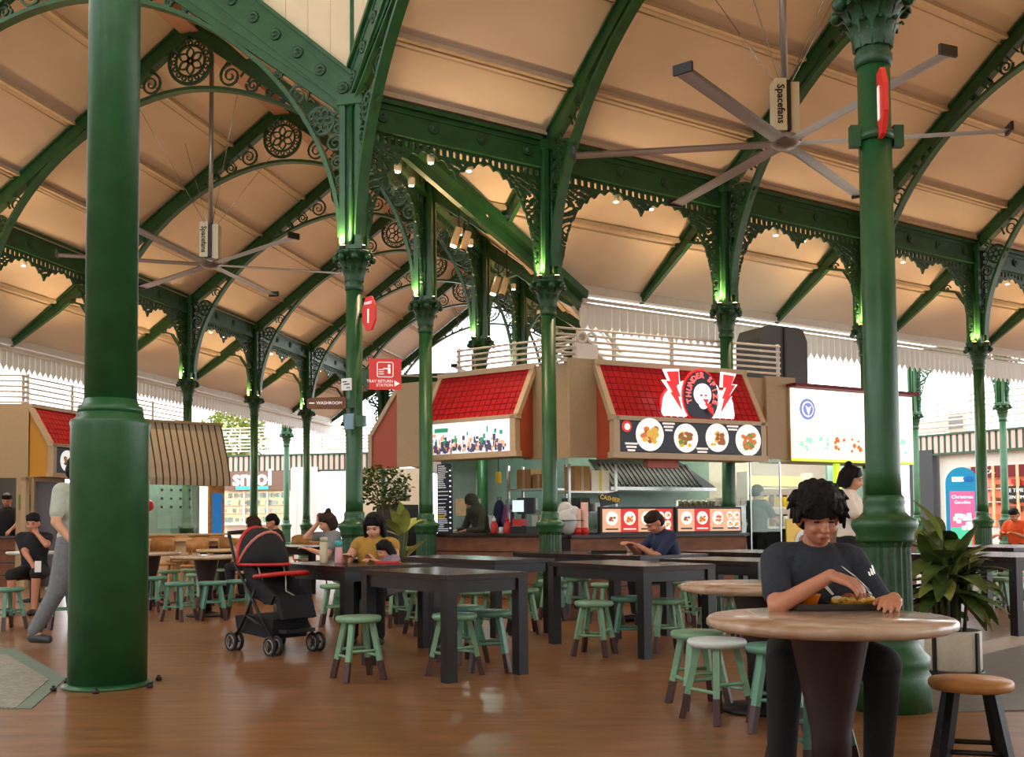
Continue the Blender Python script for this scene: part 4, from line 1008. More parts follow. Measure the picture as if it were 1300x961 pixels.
# kitchen lamps: real tubes with their light
def tube_lamp(fr, x, dep, z, L, e, col, label):
    t = itm('tube_lamp', label, 'lamp', fr, x, dep, z); P(t, 'fitting', 'white', ((0, 0, .03), (L, .08, .04))); mb = MB(); mb.tube((-L/2+.02, 0, 0), (L/2-.02, 0, 0), .018); mb.build('tube', 'lamp_white', t)
    p = fr.w(fr.X(x, dep, 640), dep, z-.06); light('POINT', 'tube_light', p, e, col, .12)
tube_lamp(S2, 800, .7, 2.6, 1.2, 22, (214, 255, 236), 'white tube lamp in the lightning stall kitchen')
tube_lamp(S2, 880, 1.0, 2.6, .8, 20, (214, 255, 236), 'white tube lamp above the foam boxes')
tube_lamp(FR, 610, 1.5, 2.5, 1.2, 24, (220, 255, 240), 'white tube lamp in the photo screen stall')
tube_lamp(S2, 975, 1.8, 2.5, 1.2, 34, (235, 255, 235), 'white tube lamp above the jar shelf')
tube_lamp(WS, 1080, .9, 2.5, 1.2, 40, (235, 255, 245), 'white tube lamp under the white lightbox')
# ================================================================== SIGNS ON COLUMNS
def sign_frame(x, y, Y_, yaw): p = atY(x, y, Y_); return p, yaw
p = atY(469, 398, 11.85)
t = thing('street_sign', 'red octagonal STREET 1 sign on the tray return column', 'sign', p, -.75)
oc = lambda r, rz_: [(r*math.cos(PI/8+i*PI/4), rz_*math.sin(PI/8+i*PI/4)) for i in range(8)]
mb = MB(); mb.prism(oc(.125, .215), -.015, .015); mb.build('plate', 'sign_red', t); text('1', .24, 'numeral', 'text_white', t, (0, -.02, -.04), ext=.003); text('STREET', .045, 'lettering', 'text_white', t, (0, -.02, .12), ext=.003)
P(t, 'bracket', 'dark', ((-.16, .0, 0), (.08, .02, .05)))
p = atY(489, 475, 11.7)
t = thing('tray_return_sign', 'red square TRAY RETURN STATION sign with white pictogram on the column', 'sign', p, .12)
P(t, 'plate', 'sign_red', ((0, 0, 0), (.37, .03, .36)))
mb = MB(); rr = [(.09*sx, .05+.085*sz) for sx, sz in ((-1, -.85), (-.85, -1), (.85, -1), (1, -.85), (1, .85), (.85, 1), (-.85, 1), (-1, .85))]; mb.ribbon([(a, b) for a, b in rr], .008, .006, True)
for i in range(len(mb.v)): a, b, c = mb.v[i]; mb.v[i] = (a, b-.019, c)
mb.build('pictogram_border', 'text_white', t)
mb = MB(); disc(mb, .045, .095, .016, -.017, 12); mb.box((.045, -.019, .04), (.03, .004, .07)); mb.box((.015, -.019, .062), (.07, .004, .012)); mb.box((-.045, -.019, .05), (.06, .004, .008)); mb.box((-.045, -.019, .025), (.06, .004, .008)); mb.box((-.045, -.019, 0), (.06, .004, .008)); mb.build('pictogram', 'text_white', t)
text('TRAY RETURN', .046, 'lettering', 'text_white', t, (.09, -.018, -.085), ext=.003, align='RIGHT'); text('STATION', .046, 'lettering', 'text_white', t, (.09, -.018, -.13), ext=.003, align='RIGHT')
mb = MB(); mb.prism([(.105, -.145), (.105, -.075), (.165, -.11)], -.016, -.022); mb.build('arrow', 'text_white', t)
P(t, 'bracket', 'green', ((-.22, .1, -.02), (.08, .05, .16)))
p = atY(440, 488, 11.75); t = thing('direction_plate', 'small white direction plate on the tray return column', 'sign', p, -.5); P(t, 'plate', 'white', ((0, 0, 0), (.14, .02, .14))); mb = MB(); mb.box((-.02, -.012, .03), (.06, .004, .012)); mb.box((.01, -.012, -.0), (.08, .004, .012)); mb.box((.03, -.012, -.04), (.05, .004, .01)); mb.build('lettering', 'dark', t)
p = atY(415, 512, 11.8); t = thing('washroom_sign', 'brown wooden WASHROOM arrow board on the tray return column', 'sign', p, .05)
mb = MB(); mb.prism([(-.23, -.05), (-.2, -.065), (.2, -.065), (.22, -.05), (.22, .06), (.2, .075), (-.2, .06), (-.23, .04)], -.02, .02); mb.build('board', 'brick', t); text('WASHROOM', .05, 'lettering', 'text_white', t, (.03, -.024, 0), ext=.002); P(t, 'arrow', 'text_white', ((-.17, -.024, 0), (.06, .004, .012))); P(t, 'bracket', 'green', ((.26, .04, .0), (.1, .04, .1)))
p = atY(443, 535, 11.8); t = thing('blue_plate', 'small pale blue plate low on the tray return column', 'sign', p, -.4); dm('plate_blue', (120, 150, 166), .4); P(t, 'plate', 'plate_blue', ((0, 0, 0), (.12, .02, .18))); P(t, 'back_box', 'green', ((.14, .04, 0), (.1, .06, .13)))
p = atY(1119, 131, 5.98); t = thing('edge_on_sign', 'red octagonal sign seen almost edge-on on the column beside the plant', 'sign', p, -1.68)
mb = MB(); mb.prism(oc(.12, .215), -.014, .014); mb.build('plate', 'sign_red', t); P(t, 'numeral', 'text_white', ((0, -.018, 0), (.04, .004, .2)))
t = thing('sign_bracket', 'green bracket clamp around the column beside the plant', 'bracket', (RC.x, RC.y, 3.43), 0)
mb = MB(); mb.lathe([(.1, -.03), (.112, -.03), (.112, .03), (.1, .03)], 20); mb.build('clamp', 'green', t)
for sx in (-1, 1): P(t, 'lug', 'green', ((sx*.13, -.02, .0), (.06, .05, .13)))
# ================================================================== FANS
def fan(q, zh, a0, label, nb=6, R=2.25):
    t = thing('ceiling_fan', label, 'fan', (q.x, q.y, zh), 0)
    mb = MB(); mb.tube((0, 0, .62), (0, 0, ZR-.3-zh), .038, n=10); mb.build('downrod', 'alum', t)
    mb = MB(); mb.box((-.075, -.02, .38), (.13, .2, .56)); mb.box((.09, .02, .36), (.1, .18, .56)); bx_ = mb.build('motor_box', 'cream_bottle', t)
    mb = MB(); mb.box((.02, -.02, .38), (.04, .16, .54)); mb.build('motor_core', 'dark', t)
    text('Spacefans', .11, 'lettering', 'dark', t, (-.075, -.126, .38), (PI/2, PI/2, 0), .002, bold=.002)
    mb = MB(); mb.lathe([(.0, -.06), (.1, -.05), (.17, 0), (.17, .05), (.1, .09), (.05, .12)], 24); mb.build('hub', 'alum', t)
    bm_ = MB(); n_ = 9; vs = []; prof = [(-.085, -.012), (-.02, .012), (.05, .016), (.085, .004), (.05, -.004), (-.02, -.006)]
    for x in (.15, R): vs += [(x, a, b) for a, b in prof]
    bm_.add(vs, [(0,1,2,3,4,5), (11,10,9,8,7,6)]+[(i, (i+1) % 6, 6+(i+1) % 6, 6+i) for i in range(6)])
    me = bm_.mesh('blade'); mb = MB(); mb.box((R+.01, 0, .02), (.03, .19, .09)); mt = mb.mesh('blade_tip')
    for i in range(nb):
        b = obj('blade', me, 'alum', t, (0, 0, 0), a0+i*2*PI/nb); obj('blade_tip', mt, 'dark', b)
    mb = MB()
    for a in (.6, 2.2, 3.9, 5.3): mb.tube((.06*math.cos(a), .06*math.sin(a), .6), (1.3*math.cos(a), 1.3*math.sin(a), ZR-1.35-zh), .005, n=5)
    tag(mb.build('guy_wire', 'steel', t), kind='stuff'); return t
fan(hall(1, 3.35, W2/2), 5.14, -.14, 'large six-blade ceiling fan with cream motor box near the column beside the plant')
fan(hall(0, 3.45, W1/2), 5.27, .3, 'large six-blade ceiling fan hanging over the aisle beside the thick column')
fan(hall(0, 16.5, W1/2-1.0), 5.2, .3, 'distant ceiling fan behind the tray return sign')
# ================================================================== FURNITURE
def stool_proto(seatm, legm, label):
    t = thing('stool', label, 'stool')
    mb = MB(); mb.lathe([(.12, .405), (.155, .41), (.165, .425), (.165, .44), (.158, .45), (.0, .452)], 24); mb.build('seat', seatm, t)
    for i in range(4):
        a = PI/4+i*PI/2; top = Vector((.105*math.cos(a), .105*math.sin(a), .41)); bot = Vector((.2*math.cos(a), .2*math.sin(a), 0)); mid = top+(bot-top)*.66
        mb = MB(); mb.bar(top, mid, .036, .036, (math.cos(a), math.sin(a), 0)); lg_ = mb.build('leg', legm, t)
        mb = MB(); mb.bar(mid, bot, .037, .037, (math.cos(a), math.sin(a), 0)); mb.build('dipped_foot', 'dip', lg_)
    for i in range(4):
        a = PI/4+i*PI/2; b = a+PI/2; z = .17 if i % 2 else .21; r = .105+.095*(.41-z)/.41
        mb = MB(); mb.tube((r*math.cos(a), r*math.sin(a), z), (r*math.cos(b), r*math.sin(b), z), .011, n=8); mb.build('stretcher', legm, t)
    return t
PROTO = {}
def stool(x, y, label, grp=None, v='mint', rz=None):
    p = atZ(x, y, .45); p.z = 0; rz = random.uniform(0, 1.5) if rz is None else rz
    if v not in PROTO:
        sm, lm = {'mint': ('mint', 'mint'), 'teal': ('mint_dark', 'mint_dark'), 'white': ('seat_white', 'mint'), 'brown': ('wood', 'blackwood'), 'pale': ('seat_white', 'mint')}[v]
        PROTO[v] = stool_proto(sm, lm, label); o = PROTO[v]; o.location = p; o.rotation_euler = (0, 0, rz); o['label'] = label
    else: o = dup(PROTO[v], p, rz, label)
    if grp: o['group'] = grp
    elif 'group' in o: del o['group']
    return o
B4 = 'mint stool with brown-dipped feet among those around the black table nearest the camera pair of signs'
stool(455, 782, 'mint stool with brown-dipped feet standing alone beside the pushchair table', v='mint', rz=.5)
for x, y, v in ((577, 779, 'mint'), (588, 769, 'teal'), (621, 775, 'teal')): stool(x, y, 'mint green stool tucked under the bare black table beside the lone stool', 'stools under the bare black table', v)
for x, y in ((537, 748), (602, 749), (632, 749), (664, 747)): stool(x, y, 'mint stool under the long black table in front of the photo screen stall', 'stools under the long table by the photo screen stall', 'mint')
stool(701, 736, 'mint stool against the pedestal of the column between the two red hoods', v='mint')
for x, y, v in ((754, 763, 'mint'), (799, 757, 'teal'), (845, 760, 'mint')): stool(x, y, 'mint stool under the black table in front of the man in navy', 'stools at the black table by the man in navy', v)
for x, y in ((769, 740), (733, 733), (861, 737)): stool(x, y, 'mint stool under the table where the man in navy eats', 'stools at the table of the man in navy', 'mint')
for x, y in ((910, 751), (940, 752), (880, 742)): stool(x, y, 'mint stool behind the marble table without food', 'stools behind the empty marble table', 'mint')
stool(886, 801, 'olive-mint stool standing behind the white-topped stool', v='mint', rz=.2)
stool(910, 811, 'mint stool with a white seat top beside the marble table', v='white', rz=.55)
stool(986, 818, 'mint stool partly hidden under the marble table with food', v='teal')
for x, y in ((228, 739), (270, 738), (304, 736), (196, 732)): stool(x, y, 'mint stool around the round table beside the pushchair', 'stools around the round table beside the pushchair', 'teal')
for x, y in ((245, 722), (252, 728), (282, 722), (215, 724)): stool(x, y, 'mint stool behind the round table beside the pushchair', 'stools behind the round table', 'mint')
stool(10, 746, 'mint stool in front of the seated woman in black', v='teal'); stool(78, 745, 'mint stool beside the standing man in pale shirt', v='teal')
for x, y in ((1276, 714), (1284, 727), (1268, 733), (1237, 716), (1248, 727)): stool(x, y, 'mint stool under the dark tables behind the potted plant', 'stools behind the potted plant', 'mint')
stool(1232, 862, 'brown round stool in front of the white planter', v='brown')
for x, y in ((425, 742), (440, 735), (500, 742), (520, 735)): stool(x, y, 'mint stool at the table of the woman in mustard', 'stools at the mustard woman table', 'mint')
def rtable(l, f, r, label, z=.75, inset=.0, tray=False):
    a, b, c = atZ(*l, z), atZ(*f, z), atZ(*r, z)
    e1 = (b-a); e2 = (c-b); L1, L2_ = e1.length, e2.length
    ang = (math.atan2(e1.y, e1.x)+math.atan2(e2.y, e2.x)-PI/2)/2; ctr = (a+c)/2
    t = thing('dining_table', label, 'table', (ctr.x, ctr.y, 0), ang)
    mb = MB(); mb.box((0, 0, z-.02), (L1, L2_, .04)); mb.build('table_top', 'tabletop', t)
    mb = MB()
    for sy in (-1, 1): mb.box((0, sy*(L2_/2-.035), z-.085), (L1-.08, .025, .09))
    for sx in (-1, 1): mb.box((sx*(L1/2-.035), 0, z-.085), (.025, L2_-.08, .09))
    mb.build('apron', 'blackwood', t)
    mb = MB(); mb.box((0, 0, (z-.04)/2), (.085, .085, z-.04)); me = mb.mesh('leg')
    for sx in (-1, 1):
        for sy in (-1, 1): obj('leg', me, 'blackwood', t, (sx*(L1/2-.045), sy*(L2_/2-.045), 0))
    return t
rtable((471, 723), (561, 731), (657, 726), 'bare black wooden table with the lone mint stool at its end')
rtable((515, 706), (619, 712), (688, 709), 'long black wooden table in front of the photo screen stall')
rtable((714, 713), (809, 720), (888, 716), 'black wooden table in front of the man in navy')
rtable((669, 701), (806, 706.5), (880, 703), 'dark wooden table carrying the bowls of the man in navy')
rtable((384, 714), (420, 721), (508, 716), 'black wooden table with bottles beside the pushchair')
rtable((862, 709), (960, 714), (1010, 710), 'black wooden table behind the empty marble table')
rtable((884, 699.5), (985, 703), (1045, 700), 'dark wooden table before the stall counter with menu panels')
rtable((1196, 703), (1291, 709), (1345, 704), 'black wooden table behind the potted plant')
rtable((1200, 693), (1290, 696), (1360, 693), 'dark wooden table near the blue arched kiosk')
rtable((310, 692), (372, 695.5), (412, 693), 'dark wooden table in front of the couple by the shop window')
def round_table(x, y, r, label, m='marble', z=.74, cone='cone'):
    p = atZ(x, y, z); t = thing('round_table', label, 'table', (p.x, p.y, 0))
    mb = MB(); mb.lathe([(r-.03, z-.045), (r, z-.03), (r, z-.01), (r-.01, z), (0, z+.0005)], 56); mb.build('table_top', m, t)
    mb = MB(); mb.lathe([(.07, .02), (.075, .3), (.15, z-.06), (.16, z-.045)], 20); mb.build('pedestal', cone, t)
    mb = MB(); mb.lathe([(.24, 0), (.24, .02), (.08, .05), (.06, .06)], 24); mb.build('base', 'dark', t); return p
PT1 = round_table(1052, 783, .465, 'round marble table with the tray of food')
round_table(963, 741, .465, 'empty round marble table behind the young man')
round_table(262, 705, .42, 'round marble table in front of the wooden chairs beside the pushchair')
round_table(190, 701, .42, 'round table beside the thick column with mint stools')
round_table(283, 697, .4, 'round wooden table under the blue screen', 'wood_pale')
round_table(45, 700, .4, 'round white table beside the seated woman in black', 'seat_white')
# wooden chairs with curved backs
def chair_proto():
    t = thing('wooden_chair', 'x', 'chair'); mb = MB(); mb.lathe([(.19, .43), (.21, .44), (.21, .46), (0, .465)], 20); mb.build('seat', 'wood', t)
    mb = MB(); vs = []
    for i in range(9):
        a = PI*.5+(-1+i/4)*1.15; hh = .1+.1*math.cos((i/4-1)*1.2); r = .22
        for rr in (r, r+.02):
            for z in (.72-hh*.35, .72+hh): vs.append((rr*math.cos(a), rr*math.sin(a), z))
    fs = []
    for i in range(8): k = i*4; fs += [(k, k+1, k+5, k+4), (k+2, k+6, k+7, k+3), (k+1, k+3, k+7, k+5), (k, k+4, k+6, k+2)]
    fs += [(0, 2, 3, 1), (32, 33, 35, 34)]; mb.add(vs, fs, True); mb.build('backrest', 'wood', t)
    for sx in (-1, 1): mb = MB(); mb.tube((sx*.17, .13, .45), (sx*.15, .18, .75), .014); mb.build('back_post', 'wood', t)
    for sx in (-1, 1):
        for sy in (-1, 1): mb = MB(); mb.tube((sx*.13, sy*.13, .44), (sx*.17, sy*.17, 0), .018, .014); mb.build('leg', 'wood', t)
    return t
CH = None
for i, (x, y, r) in enumerate(((208, 694, .6), (246, 696, -.3), (274, 690, .3), (296, 696, .9), (318, 704, -.8), (341, 689, .4), (226, 690, 0), (330, 684, .2), (386, 688, .5), (398, 690, -.6))):
    p = atZ(x, y+22, .45); p.z = 0; lb = 'wooden chair with curved back between the round tables and the shop window'
    if CH is None: CH = chair_proto(); CH.location = p; CH.rotation_euler = (0, 0, r); CH['label'] = lb; CH['group'] = 'curved-back wooden chairs'
    else: dup(CH, p, r, lb, 'curved-back wooden chairs')
# ---------------------------------------------------------------- things on tables
def on(x, y, z): return atZ(x, y, z)
tr = thing('food_tray', 'brown cafeteria tray on the round marble table', 'tray', on(1056, 771, .7415)+Vector((0, -.02, 0)), 0)
mb = MB(); mb.box((0, 0, .006), (.37, .27, .01)); mb.build('tray_base', 'tray', tr); mb = MB()
for sx in (-1, 1): mb.box((sx*.185, 0, .014), (.012, .28, .024))
for sy in (-1, 1): mb.box((0, sy*.136, .014), (.37, .012, .024))
mb.build('tray_rim', 'tray', tr); TP = Vector(tr.location)
t = thing('orange_bowl', 'orange plastic bowl on the tray', 'bowl', TP+Vector((-.12, -.03, .0115))); mb = MB(); mb.lathe([(.035, 0), (.04, .004), (.056, .045), (.06, .05), (.054, .048), (.034, .008)], 26); mb.build('bowl_body', 'orange_plastic', t); mb = MB(); mb.lathe([(.048, .036), (0, .0362)], 18); mb.build('soup', 'food_brown', t)
t = thing('food_plate', 'yellow oval plate of noodles and meatballs on the tray', 'plate', TP+Vector((.075, -.02, .0115))); mb = MB(); mb.lathe([(.06, 0), (.07, .003), (.105, .012), (.112, .016), (.1, .013), (.06, .006)], 32); mb.build('plate_body', 'yellow', t)
rnd = random.Random(4)
mb = MB()
for i in range(26): mb.sph((rnd.gauss(0, .04), rnd.gauss(0, .035), .018+rnd.random()*.012), (.018, .014, .01), 7, 5)
mb.build('noodles', 'food_yellow', t)
for dx, dz_ in ((-.02, .034), (.045, .036), (.01, .03)): mb = MB(); mb.sph((dx, -.01, dz_), (.028, .026, .02), 12, 8); mb.build('meatball', 'food_brown', t)
for dx, dy in ((-.06, 0), (.07, .01)): mb = MB(); mb.sph((dx, dy, .026), (.03, .022, .014), 10, 6); mb.build('rice_mound', 'rice', t)
mb = MB(); mb.sph((.03, .03, .036), (.02, .016, .01), 8, 6); mb.build('garnish', 'orange_plastic', t)
# bowls and tray of the man in navy
for i, (x, y) in enumerate(((803, 700), (822, 701))):
    t = thing('soup_bowl', ('pale bowl in front of the man in navy, the farther one', 'pale bowl held by the man in navy')[i], 'bowl', on(x, y, .751)); mb = MB(); mb.lathe([(.05, 0), (.06, .01), (.1, .085), (.105, .09), (.095, .08), (.05, .015)], 22); mb.build('bowl_body', 'cream_bottle', t); mb = MB(); mb.lathe([(.09, .07), (0, .071)], 16); mb.build('soup', 'food_yellow', t)
t = thing('serving_tray', 'black serving tray beside the bowls of the man in navy', 'tray', on(770, 702, .751), .1); P(t, 'tray_base', 'dark', ((0, 0, .008), (.42, .3, .016))); P(t, 'tray_rim', 'dark', ((0, -.15, .02), (.42, .015, .03)))
# bottles on the pushchair table
t = thing('cream_flask', 'tall cream insulated bottle on the pushchair table', 'bottle', on(411, 715, .7505)); mb = MB(); mb.lathe([(.036, 0), (.038, .01), (.038, .19), (.03, .2)], 18); mb.build('bottle_body', 'cream_bottle', t); mb = MB(); mb.lathe([(.036, .2), (.036, .235), (.03, .24)], 18); mb.build('cap', 'planter', t)
t = thing('pink_bottle', 'pink bottle with teal lid on the pushchair table', 'bottle', on(430, 715, .7505)); mb = MB(); mb.lathe([(.036, 0), (.038, .01), (.034, .14), (.034, .15)], 18); mb.build('bottle_body', 'pink', t); mb = MB(); mb.lathe([(.036, .15), (.036, .2), (.03, .21)], 18); mb.build('lid', 'teal', t)
t = thing('lunch_tray', 'black tray with a wide plate in front of the woman in mustard', 'tray', on(462, 713, .7505), -.1); P(t, 'tray_base', 'dark', ((0, 0, .008), (.44, .26, .014))); P(t, 'tray_rim', 'dark', ((0, -.13, .018), (.44, .012, .024)), ((0, .13, .018), (.44, .012, .024)))
t = thing('dinner_plate', 'wide white plate on the black tray of the woman in mustard', 'plate', Vector(on(462, 713, .7505))+Vector((-.02, 0, .016))); mb = MB(); mb.lathe([(.07, 0), (.1, .008), (.125, .02), (.118, .018), (.08, .006)], 26); mb.build('plate_body', 'white', t); mb = MB(); mb.sph((0, 0, .015), (.07, .06, .02), 12, 8); mb.build('rice_mound', 'rice', t)
t = thing('red_tray', 'small red tray in front of the child', 'tray', on(493, 715, .7505), .0); P(t, 'tray_base', 'red', ((0, 0, .006), (.22, .16, .01))); P(t, 'tray_rim', 'red', ((0, -.08, .012), (.22, .01, .02)))
# ---------------------------------------------------------------- pushchair
def pushchair():
    p = atZ(349, 826, 0); t = thing('pushchair', 'black pushchair with red canopy trim and red bumper bar', 'pushchair', (p.x, p.y, 0), -.75)
    # local: +x = direction the child faces
    for sy in (-1, 1):
        mb = MB(); mb.path([(-.42, sy*.2, 1.0), (-.3, sy*.21, .75), (-.05, sy*.22, .5), (.3, sy*.22, .1)], .014, 8); mb.build('frame_tube', 'dark', t)
        mb = MB(); mb.path([(.02, sy*.22, .55), (-.12, sy*.22, .32), (-.3, sy*.22, .1)], .014, 8); mb.build('frame_tube', 'dark', t)
        mb = MB(); mb.path([(-.12, sy*.22, .32), (.2, sy*.22, .22)], .011, 8); mb.build('frame_brace', 'dark', t)
        for wx in (-.3, .3):
            for off in (-.035, .035):
                mb = MB(); mb.path([(wx+.075*math.cos(a), sy*.22+off, .08+.075*math.sin(a)) for a in [2*PI*i/20 for i in range(20)]], .014, 6, True); wh = mb.build('wheel', 'black_rubber', t)
                mb = MB(); mb.path([(wx+.057*math.cos(a), sy*.22+off-.008, .08+.057*math.sin(a)) for a in [2*PI*i/20 for i in range(20)]], .006, 6, True); mb.build('rim', 'alum', wh)
                mb = MB()
                for k in range(3): a = 2*PI*k/3; mb.tube((wx, sy*.22+off, .08), (wx+.06*math.cos(a), sy*.22+off, .08+.06*math.sin(a)), .009, n=6)
                mb.build('spokes', 'darkgrey', wh)
            mb = MB(); mb.tube((wx, sy*.22-.05, .08), (wx, sy*.22+.05, .08), .012); mb.build('axle', 'dark', t)
    mb = MB(); mb.path([(-.42, -.2, 1.0), (-.47, -.18, 1.04), (-.48, 0, 1.05), (-.47, .18, 1.04), (-.42, .2, 1.0)], .018, 8); mb.build('handle', 'black_rubber', t)
    # seat shell: extruded reclined profile
    prof = [(-.34, .92), (-.28, .9), (-.1, .5), (.1, .42), (.26, .44), (.34, .3), (.38, .31), (.3, .5), (.1, .48), (-.06, .55), (-.24, .93)]
    mb = MB(); mb.prism(prof, -.17, .17); mb.build('seat_shell', 'black_cloth', t)
    for sy in (-1, 1):
        mb = MB(); mb.prism([(-.32, .9), (-.1, .48), (.2, .42), (.26, .5), (.05, .62), (-.1, .75), (-.2, .92)], sy*.17-.015, sy*.17+.015); mb.build('side_wing', 'black_cloth', t)
        mb = MB(); mb.path([(-.16, sy*.13, .93), (-.03, sy*.13, .66), (.02, sy*.1, .52), (.2, sy*.15, .44), (.3, sy*.1, .36)], .007, 6); mb.build('cream_piping', 'cream_bottle', t)
    # canopy: arcs from the back
    vs = []; n = 12; m_ = 6; fs = []
    for j in range(m_):
        a = math.radians(100-j*20); 
        for i in range(n+1):
            b = PI*i/n; r = .36; cx = -.2
            vs.append((cx+r*math.cos(a)*math.sin(b)*.95-.05, .22*math.cos(b), .76+r*math.sin(a)*math.sin(b)*.92))
    for j in range(m_-1):
        for i in range(n): k = j*(n+1)+i; fs.append((k, k+1, k+n+2, k+n+1))
    mb = MB(); mb.add(vs[:], fs, True); c_ = mb.build('canopy', 'black_cloth', t); c_.modifiers.new('s', 'SOLIDIFY').thickness = .008
    dm('coral', (196, 120, 104), .8)
    for j in (0, 2, m_-1):
        mb = MB(); pts = [vs[j*(n+1)+i] for i in range(n+1)]; mb.path(pts, .014 if j else .02, 8); mb.build('canopy_trim', ('red', 'x', 'coral', 'x', 'x', 'red')[j] if j != m_-1 else 'red', t)
    mb = MB(); mb.path([(-.02, -.2, .66), (.22, -.2, .68), (.28, -.12, .69), (.28, .12, .69), (.22, .2, .68), (-.02, .2, .66)], .02, 8); mb.build('bumper_bar', 'red', t)
    mb = MB(); mb.prism([(-.32, .16), (.22, .13), (.24, .3), (-.2, .32), (-.36, .3)], -.18, .18); mb.build('basket', 'black_cloth', t)
    mb = MB(); mb.box((.33, 0, .2), (.12, .3, .03)); mb.build('footrest', 'dark', t)
pushchair()
# ---------------------------------------------------------------- plants
def leaf_mesh(L, W_, droop, fold=.25, n=8):
    mb = MB(); vs = []
    for i in range(n+1):
        t = i/n; w_ = W_*math.sin(PI*min(1, t*.92+.06))**.8*(1-.35*t)
        x = L*t*(1-.12*droop*t); z = -droop*L*t*t*.5
        vs += [(x, -w_, z+fold*w_), (x, 0, z), (x, w_, z+fold*w_)]
    fs = []
    for i in range(n): k = i*3; fs += [(k, k+1, k+4, k+3), (k+1, k+2, k+5, k+4)]
    mb.add(vs, fs, True); return mb.mesh('leaf')
def leaf_at(par, me, m, p, az, el, s, roll=0):
    o = obj('leaf', me, m, par, p); o.rotation_euler = (roll, -el, az); o.scale = (s, s, s); return o
LM = [leaf_mesh(.34, .075, .5), leaf_mesh(.34, .085, 1.0), leaf_mesh(.32, .07, .25)]
rnd = random.Random(12)
p = atZ(1211, 856, .04); pp = thing('potted_plant', 'broad-leaved potted plant in a white planter on a black stand', 'plant', (p.x, p.y, 0))
mb = MB(); mb.lathe([(.175, .07), (.185, .09), (.185, .345), (.178, .35), (.165, .345), (.165, .3)], 36); mb.build('planter', 'planter', pp)
mb = MB(); mb.lathe([(.165, .325), (0, .33)], 24); mb.build('soil', 'soil', pp)
for i in range(4):
    a = i*PI/2+.5; mb = MB(); mb.box((.192*math.cos(a), .192*math.sin(a), .17), (.022, .022, .34), a); mb.build('stand_leg', 'dark', pp)
mb = MB(); mb.path([(.19*math.cos(2*PI*i/24), .19*math.sin(2*PI*i/24), .065) for i in range(24)], .01, 6, True); mb.build('stand_ring', 'dark', pp)
for i in range(17):
    a = rnd.uniform(0, 2*PI); r = rnd.uniform(.02, .12); h = rnd.uniform(.3, .72); tx, ty = r*math.cos(a)*1.6, r*math.sin(a)*1.6
    mb = MB(); mb.path([(r*math.cos(a), r*math.sin(a), .31), ((r*math.cos(a)+tx)/2, (r*math.sin(a)+ty)/2, .31+h*.5), (tx, ty, .31+h)], [.013, .011, .008], 7); mb.build('stem', 'stem', pp)
    for k in range(6):
        az = a+rnd.uniform(-1.6, 1.6); leaf_at(pp, LM[rnd.randrange(3)], 'leaf' if rnd.random() < .8 else 'leaf_pale', (tx*(.7+.3*k/5), ty*(.7+.3*k/5), .31+h*(.55+.45*k/5)), az, rnd.uniform(-.2, 1.25) if k > 2 else rnd.uniform(-.5, .4), rnd.uniform(.85, 1.15))
# plant behind the woman in mustard
p = atY(512, 700, 12.6); pp = thing('leafy_plant', 'leafy plant with pale pointed leaves behind the woman in mustard', 'plant', (p.x, p.y, 0))
mb = MB(); mb.lathe([(.15, 0), (.2, .45), (.19, .46), (.17, .42)], 20); mb.build('pot', 'cone', pp)
for i in range(16):
    a = rnd.uniform(0, 2*PI); h = rnd.uniform(.6, 1.05); q = (.06*math.cos(a), .06*math.sin(a), h)
    mb = MB(); mb.path([(0, 0, .4), q], .008, 6); mb.build('stem', 'stem', pp); leaf_at(pp, LM[i % 3], 'leaf_pale', q, a, rnd.uniform(.2, 1.2), 1.2)
# small indoor tree
p = atY(487, 650, 15.0); pp = thing('indoor_tree', 'small bushy indoor tree beside the stall corner', 'tree', (p.x, p.y, 0))
mb = MB(); mb.path([(0, 0, 0), (.03, 0, .8), (-.02, .02, 1.5)], [.045, .035, .025], 8); mb.build('trunk', 'bark', pp); mb = MB(); mb.lathe([(.2, 0), (.24, .4), (.22, .4)], 18); mb.build('pot', 'cone', pp)
mb = MB()
for i in range(900):
    a, b = rnd.uniform(0, 2*PI), rnd.uniform(-1, 1); r = rnd.uniform(.3, 1)**.5; c = Vector((.42*r*math.cos(a)*math.sqrt(1-b*b), .42*r*math.sin(a)*math.sqrt(1-b*b), 1.66+.33*r*b))
    d = Vector((rnd.gauss(0, 1), rnd.gauss(0, 1), rnd.gauss(-.3, .6))).normalized()*.07; s_ = d.cross(Vector((rnd.random(), rnd.random(), 1))).normalized()*.024
    mb.add([c, c+d*.5+s_, c+d, c+d*.5-s_], [(0, 1, 2, 3)])
tag(mb.build('foliage', 'leaf', pp), kind='stuff')
# pale cone shade over dark cabinet
p = FR.w(FR.X(518, -.1), -.35); t = thing('dark_cabinet', 'black cabinet at the corner of the photo screen stall', 'cabinet', p, FR.rz); P(t, 'body', 'dark', ((0, 0, .7), (.5, .4, 1.4))); P(t, 'door', 'blackwood', ((0, -.21, .72), (.46, .02, 1.26))); P(t, 'handle', 'steel', ((.18, -.23, .8), (.02, .02, .2)))
t = thing('cone_shade', 'pale green cone-shaped lampshade standing on the black cabinet', 'lamp', p+Vector((0, 0, 1.4)), FR.rz); mb = MB(); mb.lathe([(.2, .06), (.07, .42), (.065, .42), (.19, .06)], 24); mb.build('shade', 'seat_white', t); mb = MB(); mb.lathe([(.08, 0), (.08, .02), (.015, .04), (.015, .3)], 14); mb.build('base', 'dark', t)
